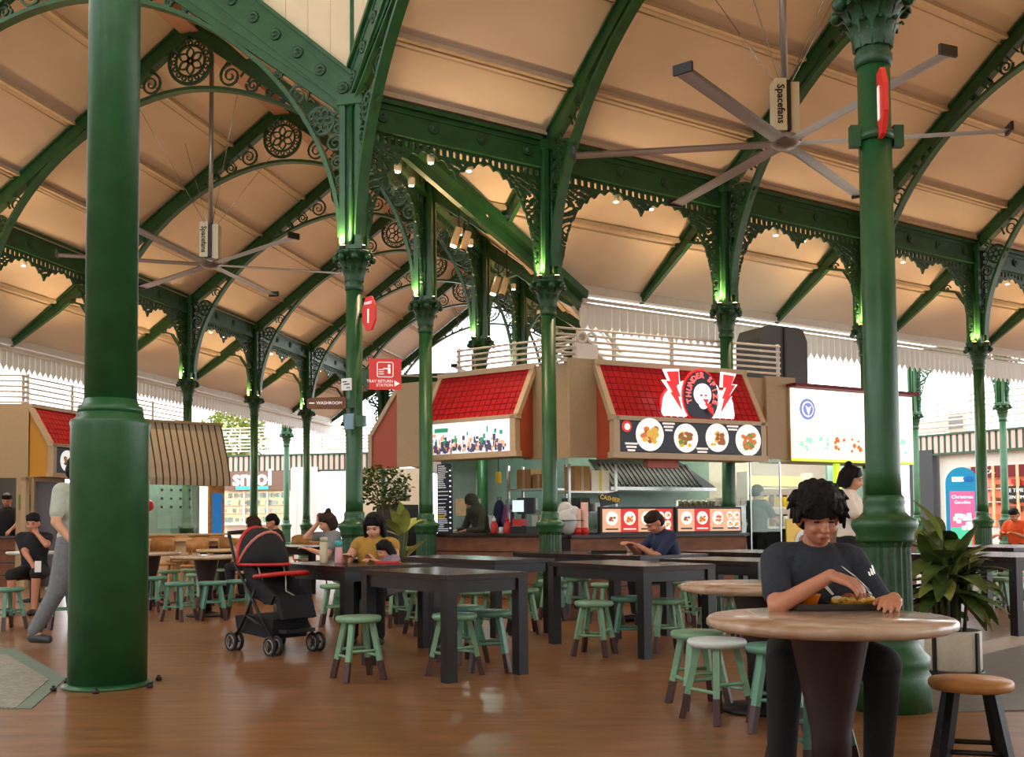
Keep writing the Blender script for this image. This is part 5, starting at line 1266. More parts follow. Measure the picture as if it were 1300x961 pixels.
# ================================================================== FAR SHOPS
FB = Frame(hall(0, 25.0, 0), -P1); FBR = Frame(hall(1, 24.6, 0), P2)
def facade(fr, xa, xb, ht, name, m='shop_wall'):
    a, b = fr.X(xa), fr.X(xb); L = b-a; p = fr.w(a, .3); mb = MB(); mb.box((L/2, .1, ht/2), (L, .2, ht)); return struct(mb.build(name, m, None, p, fr.rz))
def stripes(fr, xa, xb, ya, yb, label, yref):
    a, b = fr.X(xa), fr.X(xb); L = b-a; z1, z0 = fr.Z(yref, ya), fr.Z(yref, yb); p = fr.w(a, .12, z0); H_ = z1-z0
    t = thing('striped_fascia', label, 'fascia', p, fr.rz); P(t, 'backing', 'stripe_green', ((L/2, .06, H_/2), (L, .1, H_))); P(t, 'rim', 'stripe_green', ((L/2, 0, .03), (L, .1, .06)), ((L/2, 0, H_-.03), (L, .1, .06)))
    mb = MB(); mb.box((0, 0, H_/2), (.13, .03, H_-.14)); me = mb.mesh('stripe_panel')
    for i in range(int(L/.22)): obj('stripe_panel', me, 'stripe_pink', t, (.11+i*.22, 0, 0))
    return t
facade(FB, 276, 372, FB.Z(320, 585), 'wall_shop'); stripes(FB, 255, 480, 577, 600, 'pink and green striped fascia above the shop with white lettering', 320)
# smol shop
t = itm('shop_sign', 'white glowing shop lettering smol on a beige fascia', 'sign', FB, 334, .1, FB.Z(334, 622)); Ls = FB.X(386)-FB.X(282); Hs = FB.Z(334, 598)-FB.Z(334, 622)
dm('sign_board', (128, 98, 84), .6)
P(t, 'fascia_board', 'sign_board', ((0, 0, Hs/2), (Ls, .12, Hs))); text('smol', .86, 'lettering', 'sm_white', t, (-.42, -.08, Hs*.62), ext=.02, bold=.012, sx=1.0); P(t, 'underline', 'sm_teal', ((-.42, -.08, Hs*.12), (1.35, .03, .13)))
t = itm('shop_window', 'lit shop window showing rows of products under the white lettering', 'window', FB, 325, .12, FB.Z(325, 664)); Ls = FB.X(370)-FB.X(281); Hs = FB.Z(325, 624)-FB.Z(325, 664)
P(t, 'back_panel', 'shop_glow', ((0, .12, Hs/2), (Ls, .03, Hs)))
for i in range(4): P(t, 'mullion', 'white', ((-Ls/2+Ls*i/3, -.02, Hs/2), (.06, .06, Hs)))
P(t, 'sill', 'white', ((0, -.03, -.03), (Ls+.1, .14, .08))); P(t, 'shelf', 'wood', ((0, .05, Hs*.3), (Ls, .1, .03)), ((0, .05, Hs*.55), (Ls, .1, .03)))
rnd = random.Random(8)
for m, n_ in (('food_brown', 40), ('food_green', 14), ('pink', 26), ('white', 30)):
    mb = MB()
    for i in range(n_): lv = rnd.choice((.02, .32, .57, .8, .8)); mb.box((rnd.uniform(-Ls/2+.1, Ls/2-.1), .05, Hs*lv+.1), (rnd.uniform(.05, .16), .06, rnd.uniform(.1, .22)))
    tag(mb.build('products', m, t), kind='stuff')
P(t, 'pane', 'glass', ((0, 0, Hs/2), (Ls, .01, Hs)))
t = itm('white_brick_pier', 'white brick pier beside the lit shop window', 'pier', FB, 386, .0); Lp = FB.X(403)-FB.X(369); P(t, 'core', 'shop_wall', ((0, .2, 1.65), (Lp-.05, .4, 3.3)))
mb = MB()
for j in range(36):
    for i in range(4): mb.box((-Lp/2+(i+.5+(.5 if j % 2 else 0)*.0)*Lp/4, -.01, .05+j*.09), (Lp/4-.015, .04, .078))
tag(mb.build('brick_face', 'white', t), kind='stuff')
t = itm('glass_shopfront', 'bright glass shopfront behind the woman with raised hand', 'shopfront', FB, 425, .2); Lp = FB.X(448)-FB.X(404)
P(t, 'glazing', 'sign_white', ((0, .1, 1.3), (Lp, .04, 2.6)))
for i in range(4): P(t, 'mullion', 'white', ((-Lp/2+Lp*i/3, 0, 1.3), (.06, .06, 2.6)))
facade(FB, 448, 545, 3.2, 'wall_shop', 'stripe_taupe')
# railings over the far shops
def rails_px(fr, xa, xb, ya, yb, dep, n, label, posts=5, r=.03):
    p0, p1 = fr.w(fr.X(xa, dep), dep), fr.w(fr.X(xb, dep), dep); z0, z1 = fr.Z(xa, yb, dep), fr.Z(xa, ya, dep)
    return railing(p0.to_2d(), p1.to_2d(), z0, n, (z1-z0)/(n-1), label, None, posts, r)
rails_px(FB, 270, 480, 545, 574, .6, 8, 'white railing on the roof of the far shop with lettering', 6)
rails_px(FBR, 1150, 1330, 510, 546, .6, 6, 'white railing on the roof of the shop near the blue kiosk', 4)
# right shop
facade(FBR, 1186, 1345, FBR.Z(1250, 560), 'wall_shop_right'); stripes(FBR, 1160, 1345, 547, 575, 'pink and green striped fascia above the shop near the blue kiosk', 1230)
t = itm('shop_window', 'pink-lit shop window with black notice behind the blue kiosk', 'window', FBR, 1278, .15, .9); Ls = FBR.X(1330)-FBR.X(1236); Hs = FBR.Z(1278, 590)-.9
P(t, 'back_panel', 'shop_glow_pink', ((0, .12, Hs/2), (Ls, .03, Hs)))
for i in range(4): P(t, 'mullion', 'wood_pale', ((-Ls/2+Ls*i/3, -.02, Hs/2), (.09, .06, Hs)))
P(t, 'header', 'red_grout', ((0, .0, Hs-.18), (Ls, .06, .36))); text('LOCAL', .18, 'lettering', 'text_white', t, (-.6, -.04, Hs-.18)); P(t, 'notice', 'dark', ((.3, -.02, Hs*.52), (.75, .04, .5)))
text('RE TIME', .16, 'lettering', 'text_white', t, (.3, -.05, Hs*.58)); text('WEEN TIME', .14, 'lettering', 'text_white', t, (.3, -.05, Hs*.47))
for m, n_ in (('food_brown', 22), ('red', 14), ('menu_food_c', 10)):
    mb = MB()
    for i in range(n_): mb.box((rnd.uniform(-Ls/2+.1, Ls/2-.1), .07, Hs*rnd.uniform(.1, .75)), (rnd.uniform(.1, .3), .05, rnd.uniform(.08, .2)))
    tag(mb.build('products', m, t), kind='stuff')
P(t, 'shelf', 'white', ((0, .04, Hs*.62), (Ls, .1, .03)), ((0, .04, Hs*.4), (Ls, .1, .03)))
t = itm('dark_pier', 'dark grey pier left of the white shop wall', 'pier', FBR, 1170, .05); Lp = FBR.X(1186)-FBR.X(1156); P(t, 'pier_body', 'darkgrey', ((0, .2, 1.7), (Lp, .4, 3.4))); P(t, 'pier_foot', 'dark', ((0, .15, .1), (Lp+.06, .42, .2)))
t = itm('roof_ac_unit', 'pale air-conditioning casing on the roof behind the railing', 'casing', FBR, 1222, 1.2, FBR.Z(1222, 548, 1.2)); P(t, 'case', 'rail', ((0, 0, .3), (.8, .5, .6))); P(t, 'hose', 'rail', ((-1.0, 0, .25), (1.3, .4, .4))); P(t, 'grille', 'alum', ((0, -.26, .3), (.5, .02, .4)))
p = atY(1222, 664, 23.0); t = thing('arched_kiosk', 'blue arch-topped advertising kiosk with pink Christmas poster', 'kiosk', (p.x, p.y, 0), -.3)
kw = .34; mb = MB(); pts = [(-kw, 0), (kw, 0), (kw, 1.95)]+[(kw*math.cos(a), 1.95+kw*math.sin(a)) for a in [PI*i/12 for i in range(1, 12)]]+[(-kw, 1.95)]; mb.prism(pts, -.06, .06); mb.build('kiosk_body', 'kiosk_blue', t)
mb = MB(); mb.prism([(-.26, .55), (.26, .55), (.26, 1.75), (-.26, 1.75)], -.061, -.075); mb.build('poster', 'kiosk_pink', t); text('Christmas', .11, 'lettering', 'lit_white', t, (0, -.08, 1.62)); text('Goodies', .1, 'lettering', 'lit_white', t, (0, -.08, 1.5))
P(t, 'poster_base', 'kiosk_mint', ((0, -.078, .75), (.5, .006, .38))); rnd = random.Random(6)
mb = MB()
for i in range(14): mb.box((rnd.uniform(-.15, .2), -.084, rnd.uniform(.8, 1.3)), (.09, .006, .09))
tag(mb.build('gift_pictures', 'lit_white', t), kind='stuff'); P(t, 'top_label', 'sm_white', ((-.08, -.064, 2.02), (.24, .006, .1))); mb = MB(); mb.sph((.14, -.07, 2.03), (.12, .01, .07)); mb.build('top_picture', 'screen_blue', t)
# left stall block
LB = Frame((-8.83, 18.7), D1); LF = Frame((-8.83, 18.7), (.985, .17))
hdl, Ll = hood(LB, .05, 3.4, 3.3, 2.62, 2.02, 'red-tiled stall hood with mustard side beside the thick column', tri='mustard_side')
mb = MB(); mb.prism([(.05, 2.55), (.05, 2.1), (Ll-.05, 2.1), (Ll-.05, 2.55)], -.46, -.49); mb.build('menu_panel', 'menu_dark', hdl)
for i in range(5): food_plate(hdl, .35+i*.62, 2.32, .2, -.497, ['food_brown', 'food_yellow'], 60+i)
mb = MB(); mb.prism([(1.75+.5*math.cos(a), 2.95+.42*math.sin(a)) for a in [2*PI*i/28 for i in range(28)]], -.3, -.42); mb.build('round_sign', 'darkgrey', hdl)
lbk = thing('stall_bulkhead', 'beige bulkhead panels beside the mustard-sided hood', 'bulkhead', (0, 0, 0))
bulk(LF, -3.5, -.02, 2.0, 3.36, par=lbk); bulk(LB, .05, 3.4, 2.05, 3.3, dep=.06, par=lbk); bulk(LB, 3.4, 6.5, 2.05, 3.3, par=lbk)
iwall(LF, -60, 60, 2.2, 3.0, 'darkgrey'); counter(LF, -60, 30, .1, 'brown clad counter behind the seated woman in black', .9)
t = itm('door_frame', 'brown door in a beige frame behind the standing man', 'door', LB, 55, .0); P(t, 'jamb', 'beige_frame', ((-.5, 0, 1.0), (.1, .1, 2.0)), ((.5, 0, 1.0), (.1, .1, 2.0))); P(t, 'door_leaf', 'dip', ((0, .02, 1.0), (.9, .05, 2.0))); P(t, 'lintel', 'beige_frame', ((0, 0, 1.98), (1.1, .1, .08)))
t = itm('wall_notice', 'small green notice on the beige pillar behind the seated woman', 'notice', LF, 31, -.02, 1.45); P(t, 'pillar', 'beige', ((0, .08, -.45), (.3, .12, 2.0))); P(t, 'sheet', 'food_green', ((0, .0, .1), (.2, .02, .28)))
tube_lamp(LF, 8, 1.0, 2.3, 1.2, 25, (255, 230, 190), 'tube lamp in the stall behind the seated woman')
q0 = LF.w(-3.5, .3); q1 = LF.w(-.1, .3); railing(q0.to_2d(), q1.to_2d(), 3.42, 6, .1, 'white tube railing on the roof above the beige bulkhead', posts=2)
q0 = LB.w(.2, .3); q1 = LB.w(6.0, .3); railing(q0.to_2d(), q1.to_2d(), 3.4, 6, .1, 'white tube railing on the roof above the mustard-sided hood', posts=4)
# striped awning kiosk
AW = Frame((-7.51, 21.0), (1.25, 1.0)); La = 1.72
t = thing('awning_kiosk', 'kiosk under a taupe and dark striped bell awning', 'kiosk', AW.w(0, 0), AW.rz)
prof = [(.55, 3.32), (.12, 2.42), (.02, 2.1), (.02, 1.95)]
for i in range(12):
    x0, x1 = La*i/12, La*(i+1)/12
    for a, b, m, nm in ((x0, x0+(x1-x0)*.78, 'stripe_taupe', 'awning_stripe'), (x0+(x1-x0)*.78, x1, 'stripe_dark', 'awning_stripe')):
        mb = MB(); vs = [(a, y-.25, z) for y, z in prof]+[(b, y-.25, z) for y, z in prof]; vs += [(x, y+.02, z-.005) for x, y, z in vs]
        mb.add(vs, [(j, j+1, 4+j+1, 4+j) for j in range(3)]+[(8+j+4, 8+j+5, 8+j+1, 8+j) for j in range(3)]); mb.build(nm, m, t)
P(t, 'awning_end', 'stripe_taupe', ((-.01, .25, 2.6), (.02, .5, 1.3))); P(t, 'roof_slab', 'beige', ((La/2, .9, 3.3), (La, 1.4, .05)))
P(t, 'corner_post', 'wood', ((La-.12, .25, 1.0), (.34, .1, 2.0))); P(t, 'blue_screen', 'screen_blue', ((La-.12, .19, 1.25), (.22, .02, 1.1))); P(t, 'screen_foot', 'screen_deep', ((La-.12, .185, .82), (.22, .02, .24)))
P(t, 'rear_wall', 'aqua_wall', ((La/2, 1.5, 1.4), (La, .05, 2.8)))
P(t, 'kiosk_glass', 'glass', ((La*.45, .3, 1.5), (.85, .01, .9))); P(t, 'display_case', 'glass', ((La*.18, .4, 1.15), (.6, .3, .5)))
mb = MB()
for i in range(4):
    for j in range(3): disc(mb, La*.25+i*.2, 1.5+j*.18, .028, .29, 8)
mb.build('glass_dots', 'darkgrey', t); P(t, 'counter_front', 'wood_pale', ((La*.4, .35, .45), (La, .1, .9))); P(t, 'counter_top', 'wood_pale', ((La*.6, .2, .92), (La*1.3, .5, .04)))
t = thing('red_carrier_bag', 'red plastic bag on the display case under the striped awning', 'bag', AW.w(.16, .4, 1.402), AW.rz); mb = MB(); mb.sph((0, 0, .13), (.16, .1, .13), 12, 8); mb.build('bag_body', 'red', t); mb = MB(); mb.path([(-.05, 0, .22), (-.06, 0, .32), (.03, 0, .32), (.04, 0, .22)], .012, 6); mb.build('handle', 'red', t)
tube_lamp(AW, 225, .9, 2.6, .9, 30, (235, 255, 240), 'tube lamp under the striped awning')
# pale ledge counter in front of kiosk
p0 = atY(186, 684, 19.3); p1 = atY(345, 684, 19.3); t = thing('ledge_counter', 'long pale wooden ledge behind the round tables', 'counter', (p0.x, p0.y, 0), 0); Lc = p1.x-p0.x; P(t, 'ledge_top', 'wood_pale', ((Lc/2, 0, .84), (Lc, .4, .05))); P(t, 'ledge_front', 'wood_pale', ((Lc/2, .1, .41), (Lc, .05, .82)))
# outdoor greenery and buildings glimpsed beyond the railings
p = atY(295, 664, 46); t = thing('garden_tree', 'green garden tree glimpsed through the far railing', 'tree', (p.x, p.y, 0)); mb = MB(); mb.path([(0, 0, 0), (0, 0, 4)], [.18, .1], 8); mb.build('trunk', 'bark', t); mb = MB(); rnd = random.Random(1)
for i in range(1500):
    a, b = rnd.uniform(0, 2*PI), rnd.uniform(-1, 1); r = rnd.uniform(.3, 1)**.5; c = Vector((1.6*r*math.cos(a)*math.sqrt(1-b*b), 1.6*r*math.sin(a)*math.sqrt(1-b*b), 5.0+1.3*r*b)); d = Vector((rnd.gauss(0, 1), rnd.gauss(0, 1), rnd.gauss(0, 1))).normalized()*.3; s_ = d.cross(Vector((.3, .2, 1))).normalized()*.1; mb.add([c, c+d*.5+s_, c+d, c+d*.5-s_], [(0, 1, 2, 3)])
tag(mb.build('foliage', 'leaf_pale', t), kind='stuff')
# downlights under the arcades: real lamps lighting the tables
mb = MB(); mb.lathe([(.035, 0), (.05, .02), (.05, .1), (.04, .11)], 12); DLH = mb.mesh('housing'); mb = MB(); mb.lathe([(.034, -.004), (.034, .002)], 12); DLL = mb.mesh('lens')
def downlight(q, z, e, label, grp, sz=100):
    t = thing('spot_lamp', label, 'lamp', (q.x, q.y, z), 0, grp); obj('housing', DLH, 'white', t); obj('lens', DLL, 'lamp_white', t)
    if e: light('SPOT', 'spot_beam', (q.x, q.y, z-.03), e, (255, 220, 178), .06, math.radians(sz), (q.x, q.y, 0), .8)
for k in (0, 1):
    for i in range(0, 6):
        for l, fr_ in ((0, 1), (W1, 0)):
            if k == 1 and l: continue
            for j in (0, 1):
                tt = ST[i]+(ST[i+1]-ST[i])*(.4 if j == 0 else .6); q = hall(k, tt, l+(-.16 if l == 0 else .16)); downlight(q, 5.66, 160 if j == 0 else 0, 'small bright spot lamp under an arcade beam', 'spot lamps under the arcade beams')
# track spotlights by the corner
for i, (x, y, Y_) in enumerate(((580, 300, 14.2), (592, 305, 14.2), (630, 362, 15.5), (641, 363, 15.5))):
    p = atY(x, y, Y_); t = thing('track_spotlight', 'white cylindrical track spotlight below the arcade corner', 'spotlight', p, 0, 'track spotlights'); mb = MB(); mb.tube((-.05, 0, -.13), (.03, 0, .12), .05, n=12); mb.build('can', 'wood_pale', t); mb = MB(); mb.tube((-.056, 0, -.15), (-.05, 0, -.13), .042, n=12); mb.build('lens', 'lamp_warm' if i in (0, 2) else 'dark', t); mb = MB(); mb.tube((.03, 0, .1), (.03, 0, .55), .012); mb.build('stem', 'dark', t)
# ================================================================== PEOPLE
from mathutils.bvhtree import BVHTree
def blob(prims, vox, name, smooth=6):
    mb = MB()
    for p in prims:
        if p[0] == 'c':
            _, a, b, r0, r1 = p; a = Vector(a); b = Vector(b); n = 5; d = b-a; l = d.length
            mb.path([a+d*(i/n) for i in range(n+1)], [r0+(r1-r0)*i/n for i in range(n+1)], 14); mb.sph(a, r0*1.001, 14, 10); mb.sph(b, r1*1.001, 14, 10)
        else: mb.sph(p[1], p[2], 20, 14, p[3] if len(p) > 3 else None)
    me = mb.mesh(name); o = bpy.data.objects.new('tmp', me); COL.objects.link(o)
    m = o.modifiers.new('r', 'REMESH'); m.mode = 'VOXEL'; m.voxel_size = vox
    if smooth: s = o.modifiers.new('s', 'SMOOTH'); s.factor = .5; s.iterations = smooth
    bpy.context.view_layer.update(); out = bpy.data.meshes.new_from_object(o.evaluated_get(bpy.context.evaluated_depsgraph_get())); bpy.data.objects.remove(o); bpy.data.meshes.remove(me)
    out.name = name; out.polygons.foreach_set('use_smooth', [True]*len(out.polygons)); return out
def ik(s, h, l1, l2, pole):
    s, h = Vector(s), Vector(h); d = h-s; L = min(d.length, (l1+l2)*.995); dn = d.normalized(); a = (l1*l1-l2*l2+L*L)/(2*L); q = math.sqrt(max(0, l1*l1-a*a))
    pv = Vector(pole); pv = (pv-dn*pv.dot(dn)).normalized(); return s+dn*a+pv*q, s+dn*L
def hand_prims(wr, d, palm_n, s=1, curl=.7, spread=1, flip=1):
    """palm + five unequal bent fingers; d = pointing direction, palm_n = direction the palm faces, flip = +1 thumb on the side d x palm_n"""
    d = Vector(d).normalized(); n = Vector(palm_n); n = (n-d*n.dot(d)).normalized(); sd = d.cross(n)*flip; pr = []; wr = Vector(wr)
    for k in range(4):
        o = (k-1.5)*.019*s; pr.append(('c', wr+d*.012*s+sd*(-o*.7), wr+d*.082*s+sd*(-o), .015*s, .0115*s))
    ls = (.068, .078, .073, .056)
    for k in range(4):
        b = wr+d*.086*s+sd*(-(k-1.5)*.0205*s*spread); l = ls[k]*s; dd = d.copy(); p = b
        for seg, f in enumerate((.45, .32, .23)):
            a = curl*(.55, .75, .5)[seg]; dd = (dd*math.cos(a)+n*math.sin(a)).normalized() if dd.dot(d) > -2 else dd
            ax = d.cross(n); dd = Matrix.Rotation(0, 3, ax) @ dd; q = p+dd*l*f; pr.append(('c', p, q, .0095*s-.0007*seg, .0088*s-.0007*seg)); p = q
    tb = wr+d*.025*s+sd*.03*s; t1 = tb+(d*.6+sd*.7+n*.35).normalized()*.04*s; t2 = t1+(d*.9+sd*.1+n*.6*curl).normalized()*.03*s
    pr += [('c', tb, t1, .0125*s, .011*s), ('c', t1, t2, .0105*s, .009*s)]
    return pr
def person(label, loc, rz, J, shirt='navy', trousers='black_cloth', skin='skin', hair='hair', style='short', vox=.013, s=1, sleeve=.62, group=None, face=True, tuft=0, collar=True, shoes='dark', longpants=True, name='person'):
    """J: pelvis, chest, neck, head (vectors), head rotation tilt/turn, rh, lh hand points, rk/lk knees, ra/la ankles. Local: faces -Y, right hand at -X"""
    t = thing(name, label, 'person', loc, rz, group); V_ = lambda k: Vector(J[k])*s
    pel, che, nek, hed = V_('pelvis'), V_('chest'), V_('neck'), V_('head')
    HR = Matrix.Rotation(J.get('turn', 0), 3, 'Z') @ Matrix.Rotation(J.get('tilt', 0), 3, 'X') @ Matrix.Rotation(J.get('roll', 0), 3, 'Y')
    hp = lambda x, y, z: hed+HR @ Vector((x*s, y*s, z*s))
    up = (nek-pel).normalized(); TR = up.to_track_quat('Z', 'Y').to_matrix()
    sw = J.get('sw', .18)*s; yaw = Matrix.Rotation(J.get('twist', 0), 3, 'Z')
    SR = nek+yaw @ Vector((-sw, .02*s, -.055*s)); SL = nek+yaw @ Vector((sw, .02*s, -.055*s))
    ER, HRt = ik(SR, V_('rh'), .285*s, .25*s, J.get('rp', (-.6, .3, -1))); EL, HLt = ik(SL, V_('lh'), .285*s, .25*s, J.get('lp', (.6, .3, -1)))
    sk = [('c', nek-up*.04*s, hp(0, .02, -.06), .056*s, .052*s)]
    sk += [('e', hp(0, .012, .03), (.076*s, .092*s, .09*s), HR), ('e', hp(0, -.022, -.035), (.062*s, .066*s, .078*s), HR), ('e', hp(0, -.045, -.083), (.034*s, .032*s, .026*s), HR)]
    sk += [('e', hp(0, -.095, -.018), (.014*s, .018*s, .024*s), HR), ('e', hp(0, -.103, -.036), (.019*s, .014*s, .012*s), HR), ('e', hp(0, -.08, -.066), (.026*s, .014*s, .012*s), HR), ('e', hp(0, -.08, .02), (.052*s, .014*s, .014*s), HR)]
    for sx in (-1, 1): sk += [('e', hp(sx*.078, .012, -.015), (.011*s, .022*s, .032*s), HR), ('e', hp(sx*.035, -.068, -.035), (.024*s, .02*s, .022*s), HR)]
    arms = []
    for S_, E_, H_, sd in ((SR, ER, HRt, -1), (SL, EL, HLt, 1)):
        arms += [('c', S_, E_, .052*s, .042*s), ('c', E_, H_, .041*s, .027*s)]
        k = 'r' if sd < 0 else 'l'; fd = J.get(k+'d'); fd = Vector(fd) if fd else (H_-E_).normalized()+Vector((0, 0, -.1)); pn = Vector(J.get(k+'n', (0, 0, -1)))
        arms += hand_prims(H_, fd, pn, s, J.get(k+'c', .55), 1.16, -sd if J.get('flip'+k) is None else J['flip'+k])
    sk += arms; legs = []
    torso = [('e', pel+up*.03*s, (.165*s, .12*s, .13*s), TR), ('e', (pel+che)/2, (.15*s, .11*s, .18*s), TR), ('e', che, (.17*s, .12*s, .19*s), TR), ('c', SR+Vector((.03*s, 0, 0)), SL-Vector((.03*s, 0, 0)), .065*s, .065*s), ('c', che+up*.05*s, nek, .11*s, .055*s)]
    sk += torso
    for k, sx in (('r', -1), ('l', 1)):
        hip = pel+Vector((sx*.09*s, 0, -.01*s)); kn, an = V_(k+'k'), V_(k+'a'); ft = Vector(J.get(k+'f', (0, -1, 0))).normalized()
        legs += [('c', hip, kn, .085*s, .06*s), ('c', kn, an, .058*s, .038*s)]; sk += [('c', an-Vector((0, 0, .02*s)), an+ft*.14*s-Vector((0, 0, .045*s)), .036*s, .028*s)]
    obj('body', blob(sk+legs, vox, 'body', 2), skin, t)
    g = .016*s
    sh = [(p[0], p[1], tuple(v+g for v in p[2]), p[3]) if p[0] == 'e' else (p[0], p[1], p[2], p[3]+g, (p[4]+g*.6)) for p in torso[:4]] + [('c', che+up*.05*s, nek-up*.03*s, .11*s+g, .062*s+g)]
    for S_, E_ in ((SR, ER), (SL, EL)): sh.append(('c', S_, S_+(E_-S_)*sleeve, .055*s+g*.5, .054*s+g*.5))
    if sleeve > .95:
        for E_, H_ in ((ER, HRt), (EL, HLt)): sh.append(('c', E_, E_+(H_-E_)*.85, .05*s, .04*s))
    sho = obj('shirt', blob(sh, vox, 'shirt', 5), shirt, t)
    tp = [('e', pel+up*.0, (.165*s+g*1.2, .12*s+g*1.2, .12*s+g), TR)]
    for k, sx in (('r', -1), ('l', 1)):
        hip = pel+Vector((sx*.09*s, 0, -.01*s)); kn, an = V_(k+'k'), V_(k+'a'); tp.append(('c', hip, kn, .088*s+g, .064*s+g))
        if longpants: tp.append(('c', kn, an+Vector((0, 0, .03*s)), .063*s+g*.8, .05*s+g*.6))
    if trousers: obj('trousers', blob(tp, max(vox, .012), 'trousers', 4), trousers, t)
    shp = []
    for k in ('r', 'l'):
        an = V_(k+'a'); ft = Vector(J.get(k+'f', (0, -1, 0))).normalized(); mb = MB(); mb.sph(an+ft*.06*s-Vector((0, 0, .045*s)), (.05*s, .05*s, .045*s), 12, 8); 
        so = obj('shoe', blob([('c', an-ft*.02*s-Vector((0, 0, .035*s)), an+ft*.15*s-Vector((0, 0, .045*s)), .046*s, .036*s)], .012, 'shoe', 2), shoes, t)
    # hair
    hr = []; rn = random.Random(len(label))
    if style in ('short', 'mop'):
        k = 1.16 if style == 'mop' else 1.0
        hr += [('e', hp(0, .016, .062), (.088*s*k, .102*s*k, .08*s*k), HR), ('e', hp(0, .055, .0), (.083*s*k, .075*s*k, .085*s), HR)]
        if style == 'mop':
            for i in range(60):
                a = rn.uniform(0, 2*PI); b = rn.uniform(-.05, 1.3); r = .108; q = Vector((r*math.cos(b)*math.cos(a)*.98, .02+r*math.cos(b)*math.sin(a)*1.08, .045+r*math.sin(b)*.92))
                d = Vector((q.x*.5+rn.gauss(0, .3)*.05, q.y*.5-.02*(q.y < 0), -.03-.02*rn.random())); e = q+d.normalized()*rn.uniform(.025, .05); hr.append(('c', hp(*q), hp(*e), .02*s, .006*s))
            for i in range(15):
                x = (i-7)*.0105; hr.append(('c', hp(x, -.085+abs(x)*.25, .075), hp(x*1.12+rn.gauss(0, .004), -.108+abs(x)*.35, .022+rn.gauss(0, .008)), .018*s, .007*s))
            for sx in (-1, 1):
                for i in range(7): hr.append(('c', hp(sx*.085, -.05+i*.02, .06), hp(sx*(.092+.008*rn.random()), -.055+i*.022, -.02+rn.gauss(0, .012)), .018*s, .007*s))
        else:
            for i in range(8): x = (i-3.5)*.016; hr.append(('c', hp(x, -.05+abs(x)*.2, .105), hp(x*1.05, -.088+abs(x)*.35, .06), .016*s, .008*s))
    elif style in ('long', 'bun', 'bob'):
        hr += [('e', hp(0, .018, .058), (.09*s, .106*s, .084*s), HR)]; ln = {'long': -.26, 'bun': -.1, 'bob': -.13}[style]
        for i in range(15):
            a = -.25+i*(PI+.5)/14; x, y = .083*math.cos(a), .02+.09*math.sin(a); hr.append(('c', hp(x, y, .04), hp(x*1.15, y*1.1+.01, ln+.03*rn.random()), .03*s, .018*s))
        for i in range(8): x = (i-3.5)*.02; hr.append(('c', hp(x*.5, -.055, .115), hp(x*1.25, -.09+abs(x)*.5, .06-abs(x)*.5), .013*s, .008*s))
        if style == 'bun': hr.append(('e', hp(.02, .06, .14), (.04*s, .04*s, .04*s), HR))
    if hr: obj('hair', blob(hr, vox*.75, 'hair', 1), hair, t)
    if style == 'hijab':
        obj('headscarf', blob([('e', hp(0, .02, .03), (.098*s, .115*s, .115*s), HR), ('e', hp(0, .03, -.1), (.1*s, .1*s, .12*s), HR), ('e', nek+Vector((0, 0, -.04)), (.19*s, .14*s, .15*s), TR)], vox, 'headscarf', 3), hair, t)
    if face:
        for sx in (-1, 1):
            mb = MB(); mb.sph(hp(sx*.031, -.083, -.002), (.015*s, .006*s, .0045*s), 10, 6, HR); mb.build('eye', 'dark', t)
            mb = MB(); mb.sph(hp(sx*.032, -.091, .022), (.02*s, .005*s, .004*s), 8, 5, HR); mb.build('eyebrow', 'hair', t)
        mb = MB(); mb.sph(hp(0, -.093, -.066), (.021*s, .005*s, .005*s), 10, 6, HR); mb.build('lips', 'lips', t)
    return t, sho, dict(SR=SR, SL=SL, ER=ER, EL=EL, RH=HRt, LH=HLt)
dm('lips', (150, 74, 66), .4)
def decal(par, me, m, pts, name, frm=(0, -1, 0), off=.004):
    bv = BVHTree.FromPolygons([v.co for v in me.vertices], [p.vertices[:] for p in me.polygons]); vs = []
    d = -Vector(frm)
    for p in pts:
        h, n_, i_, ds = bv.ray_cast(Vector(p)+Vector(frm)*1.0, d); vs.append((h if h else Vector(p))+Vector(frm)*off)
    mb = MB(); mb.add(vs, [list(range(len(vs)))]); o = mb.build(name, m, par); sd = o.modifiers.new('s', 'SOLIDIFY'); sd.thickness = .002; return o
SIT = dict(pelvis=(0, 0, .54), chest=(0, -.03, .84), neck=(0, -.05, 1.02), head=(0, -.08, 1.15), rk=(-.12, -.42, .5), lk=(.12, -.42, .5), ra=(-.13, -.38, .08), la=(.13, -.38, .08), rh=(-.12, -.34, .8), lh=(.12, -.34, .8))
STAND = dict(pelvis=(0, 0, .92), chest=(0, -.01, 1.2), neck=(0, 0, 1.4), head=(0, -.03, 1.53), rk=(-.1, -.02, .5), lk=(.1, -.02, .5), ra=(-.11, .02, .08), la=(.11, .02, .08), rh=(-.25, -.05, .85), lh=(.25, -.05, .85))
def jj(b, **k): d = dict(b); d.update(k); return d
